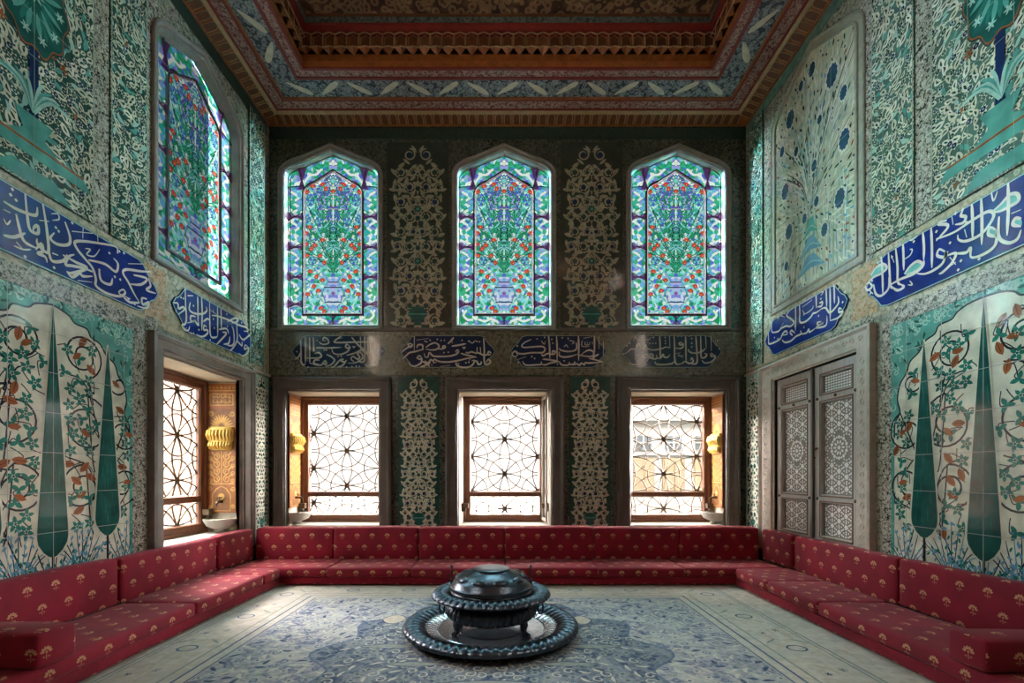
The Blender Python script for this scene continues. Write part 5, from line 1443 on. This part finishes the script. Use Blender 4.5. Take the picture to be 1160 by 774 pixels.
KD = carpet_mat('deep_blue_carpet_medallion', (.10, .135, .19), (.035, .06, .115), (.33, .34, .32), 6, 40, (.32, .34, .35), .45)
KN = plain('carpet_navy_yarn', (.06, .09, .15), .95, .3, 40, spec=.1)
KL = plain('carpet_ivory_yarn', (.46, .44, .37), .95, .2, 40, spec=.1)
KM = plain('carpet_mid_blue_yarn', (.10, .145, .22), .95, .3, 40, spec=.1)
KR = plain('carpet_faded_rose_yarn', (.46, .39, .32), .95, .2, 30, spec=.1)
KS = plain('carpet_grey_sage_yarn', (.25, .275, .255), .95, .25, 30, spec=.1)
def carpet():
    rg = random.Random(77); u0, u1, v0, v1 = -2.20, 2.20, -1.2, YF+.10
    P = Orn(lambda u, v, w: (u, v, -.019+w), rect(u0, v0, u1, v1), KB, .019, clip=rect(u0+.02, v0+.02, u1-.02, v1-.02))
    P.k = 0
    fx0, fx1, fy1 = -1.69, 1.505, 3.95; cu = (fx0+fx1)/2
    # border guard stripes
    for d, m, w_ in ((.0, KM, .016), (.035, KL, .02), (.065, KM, .012), (-.07, KS, .014), (-.40, KS, .016), (-.37, KS, .012)):
        P.stroke([(fx0+d, v0), (fx0+d, fy1-d), (fx1-d, fy1-d), (fx1-d, v0)], w_, m, 2, 0)
    P.poly([(fx0+.075, v0), (fx1-.075, v0), (fx1-.075, fy1-.075), (fx0+.075, fy1-.075)], KF, 1)
    # medallions of the beige border
    for y in [0.9+.62*k for k in range(6)]:
        for x in (fx0-.235, fx1+.235):
            P.stroke([(x+.055*math.cos(2*PI*k/16), y+.045*math.sin(2*PI*k/16)) for k in range(16)], .012, KM, 2, 0, True)
            P.lens(x, y+.30, PI/2, .16, .03, KR, 2); P.flower(x+.05, y+.31, .03, KS, 3, 6); P.flower(x-.06, y+.26, .022, KM, 3, 5)
            P.lens(x-.09, y+.12, .7, .13, .02, KS, 2); P.lens(x+.09, y+.12, -.7, .13, .02, KS, 2)
    for x in [fx0+.3+.5*k for k in range(6)]:
        P.stroke([(x+.055*math.cos(2*PI*k/16), fy1+.19+.04*math.sin(2*PI*k/16)) for k in range(16)], .012, KM, 2, 0, True)
        P.lens(x+.25, fy1+.19, 0, .2, .03, KR, 2)
    # field: palmettes, cloud bands, little leaves, mirrored left and right
    for a, y in scatter(rg, .03, (fx1-fx0)/2-.1, 1.6, fy1-.12, .058):
        q = rg.random(); an = rg.uniform(0, 3.14)
        for sg in (-1, 1):
            x = cu+sg*a; b = an if sg > 0 else PI-an
            if q < .35: P.lens(x, y, b, .085, .022, KL, 2, .008)
            elif q < .55: P.flower(x, y, .024, KL, 2, 6, b, .2); P.disc(x, y, .011, KM, 3, 6)
            elif q < .75: P.lens(x, y, b, .07, .024, KN, 2, .006)
            elif q < .9: P.spiral(x, y, .026, 1, b, KM, .009, 2, .3, sg, 8)
            else: P.lens(x, y, b, .07, .028, KS, 2)
    cy = 3.03; cx = cu
    def lob(r, ry, n=12, d=.08): return [(cx+r*(1+d*math.cos(n*t))*math.cos(t), cy-.35+ry*(1+d*math.cos(n*t))*math.sin(t)) for t in [2*PI*i/120 for i in range(120)]]
    P.poly(lob(.98, 1.02), KD, 5); P.stroke(lob(.98, 1.02), .012, KM, 6, 0, True)
    for a, y in scatter(rg, .03, .95, cy-1.3, cy+.6, .062):
        if (a/.90)**2+((y-cy+.35)/.93)**2 > 1: continue
        q = rg.random(); an = rg.uniform(0, 3.14)
        for sg in (-1, 1):
            x = cx+sg*a; b = an if sg > 0 else PI-an
            if q < .4: P.lens(x, y, b, .075, .02, KL, 6, .008)
            elif q < .65: P.flower(x, y, .030, KS, 6, 6, b, .2); P.flower(x, y, .017, KN, 7, 6)
            else: P.spiral(x, y, .035, 1, b, KL, .008, 6, .3, sg, 10)
    # large pale cartouches lying across the field
    for x, y, L, w_, m in ((0, 2.28, .52, .055, KS), (-.42, 2.52, .34, .045, KS), (.42, 2.52, .34, .045, KS), (-.50, 3.42, .16, .15, KR), (.62, 3.28, .14, .14, KR), (.36, 3.30, .12, .15, KR), (-.72, 3.30, .17, .15, KR), (-.4, 3.72, .40, .05, KL), (.4, 3.72, .40, .05, KL), (.60, 2.78, .36, .05, KS), (-.62, 2.78, .36, .05, KS)):
        P.lens(cx+x, y, 0, L, w_*1.3, m, 8)
        P.stroke([(cx+x-L*.5, y), (cx+x, y+w_*.7), (cx+x+L*.5, y), (cx+x, y-w_*.7)], .008, KN, 8, 5, True)
    P.th = 0
    o = P.mb.build('carpet', P.mats, None, origin=(0, 1.8, 0), fast=True)
    return tag(o, 'old faded carpet with blue field, pale medallions and beige border covering the floor', 'carpet')
carpet()

# ================================================================== TRAY AND BRAZIER
TX, TY = -.108, 3.03
def tray():
    e = empty('tray', (TX, TY, .004), 'broad dark metal tray with a twisted gadrooned rim under the brazier', 'tray')
    N = 58*8
    mb = MB(); prof = [(0, .034), (.20, .034), (.36, .036), (.40, .044), (.44, .060), (.455, .066)]
    mb.lathe(prof, (TX, TY, .004), 96)
    mb.lathe([(0, .026), (.36, .028), (.44, .05), (.455, .060)], (TX, TY, .004), 96)
    for r in (.22, .225, .35): mb.lathe([(r-.006, .035), (r, .039), (r+.006, .035)], (TX, TY, .004), 96)
    mb.build('dish', BRONZEL, e, smooth=True)
    def gad(i, t, r, z):
        f = max(0, min(1, (r-.41)/.15)); tt = t+f*.035
        a = abs(math.sin(29*tt))**.7; return (r+.006*a*f, z+(.020*a-.010)*math.sin(PI*min(1, f*.95+.08))*(1 if i < 9 else -.3))
    rp = [(.425, .052), (.44, .064), (.46, .074), (.485, .083), (.51, .088), (.535, .086), (.555, .078), (.565, .066), (.567, .055), (.56, .046), (.53, .055), (.48, .056), (.44, .048)]
    mb = MB(); mb.lathe(rp, (TX, TY, .004), N, gad); mb.build('gadrooned_rim', BRONZE, e, smooth='all')
    def flu(i, t, r, z): a = abs(math.sin(29*t))**.6; return (r, z+.006*a*(1 if 0 < i < 3 else 0))
    mb = MB(); mb.lathe([(.355, .037), (.38, .043), (.405, .052), (.425, .058)], (TX, TY, .004), N, flu); mb.build('fluted_well', BRONZEL, e, smooth='all')
    mb = MB(); mb.lathe([(.30, .0), (.33, .0), (.335, .028), (.30, .028)], (TX, TY, .004), 64); mb.build('foot_ring', BRONZE, e, smooth=True)
    return e
tray()
def brazier():
    z0 = .04
    e = empty('brazier', (TX, TY, z0), 'dark metal lidded brazier with fluted flaring rim standing on the tray', 'brazier')
    N = 40*8; c = (TX, TY, 0)
    def bowl(i, t, r, z):
        f = math.exp(-((z-.15)/.06)**2); a = abs(math.sin(20*t))**.7; return (r+(.016*a-.006)*f, z)
    mb = MB(); mb.lathe([(.0, .088), (.14, .09), (.22, .10), (.272, .122), (.292, .148), (.290, .178), (.268, .206), (.245, .222), (.238, .236), (.25, .246), (.262, .250)], c, N, bowl)
    mb.build('bowl', BRONZE, e, smooth='all')
    def rim(i, t, r, z):
        f = max(0, min(1, (r-.26)/.12)); tt = t+.05*f; a = abs(math.sin(23*tt))**.65
        return (r+.008*a*f, z+(.018*a-.006)*math.sin(PI*min(1, f*.85+.1)))
    mb = MB(); mb.lathe([(.245, .246), (.27, .268), (.30, .282), (.33, .288), (.36, .283), (.38, .268), (.383, .258), (.372, .252), (.33, .262), (.28, .252), (.245, .238)], c, 46*8, rim)
    mb.build('fluted_rim', BRONZE, e, smooth='all')
    mb = MB(); mb.lathe([(.262, .272), (.266, .285), (.258, .294), (.262, .302), (.272, .306), (.272, .318), (.262, .326), (.255, .345), (.235, .366), (.205, .384), (.17, .400), (.135, .412), (.122, .420), (.124, .428), (.116, .432), (.05, .434), (.0, .434)], c, 96)
    for k in range(10):
        a = 2*PI*k/10; cx, cy = TX+.218*math.cos(a), TY+.218*math.sin(a)
        d = Vector((math.cos(a)*.62, math.sin(a)*.62, .78)).normalized(); tg = Vector((-math.sin(a), math.cos(a), 0)); up = d.cross(tg)
        pc = Vector((cx, cy, .377)); pts = []
        for r_, h_ in ((1, 0), (.8, .007), (.45, .011)):
            pts.append([pc+tg*(.05*r_*math.cos(q*PI/8))+up*(.026*r_*math.sin(q*PI/8))+d*h_ for q in range(16)])
        mb.loops(pts, True, 0, False, True)
    lid = mb.build('lid', BRONZE, e, smooth=True)
    for k in range(36):
        pass
    mb = MB()
    mb.lathe([(.255, .298), (.2665, .300), (.2665, .304), (.255, .306)], c, 96)
    mb.build('lid_band', BRONZEL, lid, smooth=True)
    for sg in (-1, 1):
        mb = MB(); x = TX+sg*.262
        mb.tube([(x, TY, .30), (x+sg*.004, TY, .36), (x-sg*.006, TY, .41), (x, TY, .438)], [.008, .006, .006, .004], 8)
        mb.tube([(x, TY-.03, .355), (x+sg*.004, TY, .362), (x, TY+.03, .355)], .005, 8)
        mb.lathe([(0, -.012), (.010, -.004), (.011, .004), (0, .012)], (x, TY, .440), 10)
        mb.build('finial', BRONZE, lid, smooth=True)
    for sx in (-1, 1):
        for sy in (-1, 1):
            mb = MB(); d = Vector((sx*.80, sy*.60, 0)); b = Vector((TX, TY, 0))
            pts = [b+d*.25+Vector((0, 0, .125)), b+d*.268+Vector((0, 0, .105)), b+d*.262+Vector((0, 0, .08)), b+d*.262+Vector((0, 0, .062)), b+d*.285+Vector((0, 0, .047)), b+d*.305+Vector((0, 0, .0465))]
            mb.tube(catmull([tuple(p) for p in pts], 4), [.024-.011*i/20 for i in range(21)], 10); mb.build('leg', BRONZE, e, smooth=True)
    for sg in (-1, 1):
        mb = MB(); x = TX+sg*.325
        mb.tube([(x+.030*math.cos(2*PI*k/18)*.6, TY-.0+.010*math.sin(2*PI*k/18), .165+.036*math.sin(2*PI*k/18)) for k in range(18)], .006, 8, True)
        mb.tube([(TX+sg*.29, TY, .19), (x-sg*.012, TY, .188)], .010, 8)
        mb.build('ring_handle', BRONZE, e, smooth=True)
    return e
brazier()

# ================================================================== OUTSIDE
mb = MB(); mb.box(-16, 16, WY+T+.02, 26, -.30, -.12); mb.box(-16, -WX-T-.02, -6, WY+T+.02, -.30, -.12)
tag(mb.build('terrace', TERR), 'pale stone terrace outside the windows', None, None, 'structure')
mb = MB(); mb.box(-WX-T-1.6, WX+T+.02, WY+T+.02, WY+T+1.3, -.12, -.06); mb.box(-WX-T-1.6, -WX-T-.02, -1.5, WY+T+.02, -.12, -.06)
tag(mb.build('bounce_strip', plain('pale_bounce_stone', (.30, .285, .25), .8, .12, 3)), 'unseen pale strip added along the outer walls to bounce light inside', None, None, 'structure')  # unseen reflector added to bounce daylight up onto the window soffits
e = empty('pavilion', (3.5, 9.3, -.12), 'low white garden building with tan shutters seen through the right-hand window', 'building')
WHT = plain('white_render', (.17, .167, .163), .85, .06, 3); TAN = plain('tan_shutter_paint', (.105, .068, .038), .7, .1, 6); GRY = plain('grey_window_glass', (.03, .035, .042), .3, .2, 5)
mb = MB(); mb.box(1.6, 5.6, 9.1, 11.5, -.12, 2.1); mb.box(1.5, 5.7, 9.0, 11.6, 2.1, 2.2); mb.box(1.6, 5.6, 9.06, 9.1, 1.42, 1.47); mb.box(1.6, 5.6, 9.04, 9.1, -.12, .55)
mb.build('facade', WHT, e)
for k in range(6):
    x = 1.86+k*.60
    mb = MB(); mb.box(x, x+.44, 9.05, 9.10, .68, 1.36); mb.box(x+.03, x+.20, 9.03, 9.06, .72, 1.32); mb.box(x+.24, x+.41, 9.03, 9.06, .72, 1.32); mb.build('tan_shutter', TAN, e)
    mb = MB(); mb.box(x+.06, x+.38, 9.07, 9.10, 1.53, 1.80)
    f = mb.build('window', GRY, e)
    mb = MB(); mb.box(x+.205, x+.235, 9.05, 9.08, 1.53, 1.80); mb.box(x+.06, x+.38, 9.05, 9.08, 1.655, 1.675); mb.build('glazing_bar', WHT, f)
mb = MB(); mb.box(-8.2, -7.9, 3.0, 18.0, -.12, 3.4)
for y in (5.2, 7.4, 9.6, 11.8): mb.box(-7.9, -7.72, y, y+.5, -.12, 3.4)
mb.box(-8.3, -7.7, 3.0, 18.0, 3.4, 3.55)
o = mb.build('garden_wall', [BRICK], None, origin=(-8, 10, -.12)); tag(o, 'orange brick wall with piers outside the left window', 'wall')

# ================================================================== CAMERA, SKY, EXPOSURE
cam = bpy.data.cameras.new('camera'); co = bpy.data.objects.new('camera', cam); C.objects.link(co)
co.location = (0, 0, H); co.rotation_euler = (PI/2, 0, 0)
cam.sensor_width = 36; cam.lens = FP/1160*36; cam.shift_x = 5/1160; cam.shift_y = 150/1160; cam.clip_start = .02
sc.camera = co
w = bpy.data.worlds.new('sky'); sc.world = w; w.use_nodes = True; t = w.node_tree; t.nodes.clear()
def wn(op, a, b=None, c=None):
    m = t.nodes.new('ShaderNodeMath'); m.operation = op
    for i, v in enumerate((a, b, c)):
        if v is None: continue
        if isinstance(v, (int, float)): m.inputs[i].default_value = v
        else: t.links.new(v, m.inputs[i])
    return m.outputs[0]
def smooth(v, lo, hi):
    m = t.nodes.new('ShaderNodeMapRange'); m.interpolation_type = 'SMOOTHSTEP'
    m.inputs[1].default_value = lo; m.inputs[2].default_value = hi; t.links.new(v, m.inputs[0]); return m.outputs[0]
bg = t.nodes.new('ShaderNodeBackground'); wo = t.nodes.new('ShaderNodeOutputWorld')
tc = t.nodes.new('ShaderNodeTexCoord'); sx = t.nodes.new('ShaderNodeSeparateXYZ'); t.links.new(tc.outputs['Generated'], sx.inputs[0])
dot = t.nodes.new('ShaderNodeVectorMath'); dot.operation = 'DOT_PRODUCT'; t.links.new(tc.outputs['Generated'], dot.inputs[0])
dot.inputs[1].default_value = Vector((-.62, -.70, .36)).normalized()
# sky shaped to light the room: glow added overhead, behind and on both sides
glow = wn('MAXIMUM', wn('MULTIPLY', smooth(sx.outputs[2], .62, .95), SKY_TOP), wn('MULTIPLY', smooth(dot.outputs['Value'], SKY_LO, SKY_LO+.5), SKY_REAR))
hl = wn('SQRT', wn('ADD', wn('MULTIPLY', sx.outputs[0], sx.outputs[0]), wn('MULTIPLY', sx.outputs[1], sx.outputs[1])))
flank = wn('MULTIPLY', wn('MULTIPLY', smooth(wn('DIVIDE', wn('ABSOLUTE', sx.outputs[0]), wn('ADD', hl, .001)), .70, .90), smooth(sx.outputs[1], .02, .30)), wn('MULTIPLY_ADD', smooth(sx.outputs[0], -.1, .1), -SKY_SIDE*.4, SKY_SIDE))  # bright side lobes added to light the walls, kept off the view axis
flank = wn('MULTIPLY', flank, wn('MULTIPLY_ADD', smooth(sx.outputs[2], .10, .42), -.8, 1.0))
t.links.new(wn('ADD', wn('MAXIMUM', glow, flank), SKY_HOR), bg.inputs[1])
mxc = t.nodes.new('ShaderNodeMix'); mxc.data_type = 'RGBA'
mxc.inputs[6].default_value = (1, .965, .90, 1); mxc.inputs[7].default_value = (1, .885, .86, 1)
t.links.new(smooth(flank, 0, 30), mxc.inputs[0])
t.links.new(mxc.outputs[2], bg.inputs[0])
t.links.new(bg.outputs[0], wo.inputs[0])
def portal(loc, rot, sx_, sy_):
    l = bpy.data.lights.new('window_portal', 'AREA'); l.shape = 'RECTANGLE'; l.size = sx_; l.size_y = sy_; l.cycles.is_portal = True
    o = bpy.data.objects.new('window_portal', l); C.objects.link(o); o.location = loc; o.rotation_euler = rot
for a, b in LOW: portal(((a+b)/2, WY+T+.01, (LZ0+LZ1)/2), (-PI/2, 0, 0), b-a+.1, LZ1-LZ0+.1)
portal((-WX-T-.01, sum(LW_U)/2, (LZ0+LZ1)/2), (PI/2, 0, -PI/2), 1.15, 1.65)
for c in AP_B: portal((c[0], WY+T+.01, 3.95), (-PI/2, 0, 0), 1.6, 2.8)
portal((-WX-T-.01, LUC, 3.95), (PI/2, 0, -PI/2), 1.6, 2.8)
for sg in (-1, 1):
    if NREAR: portal((sg*(WX+T+.01), 1.125, 3.82), (PI/2, 0, sg*PI/2), .65, 2.25)
vs_ = sc.view_settings
sc.display_settings.display_device = 'sRGB'
vs_.view_transform = 'Standard'; vs_.look = 'None'; vs_.gamma = 1; vs_.use_curve_mapping = False; vs_.exposure = EXPOSURE
cy_ = sc.cycles
cy_.max_bounces = 12; cy_.diffuse_bounces = 8; cy_.glossy_bounces = 4; cy_.transparent_max_bounces = 12; cy_.transmission_bounces = 6
cy_.use_denoising = True; cy_.denoiser = 'OPENIMAGEDENOISE'; cy_.caustics_reflective = False; cy_.caustics_refractive = False
cy_.sample_clamp_indirect = 4; cy_.sample_clamp_direct = 0
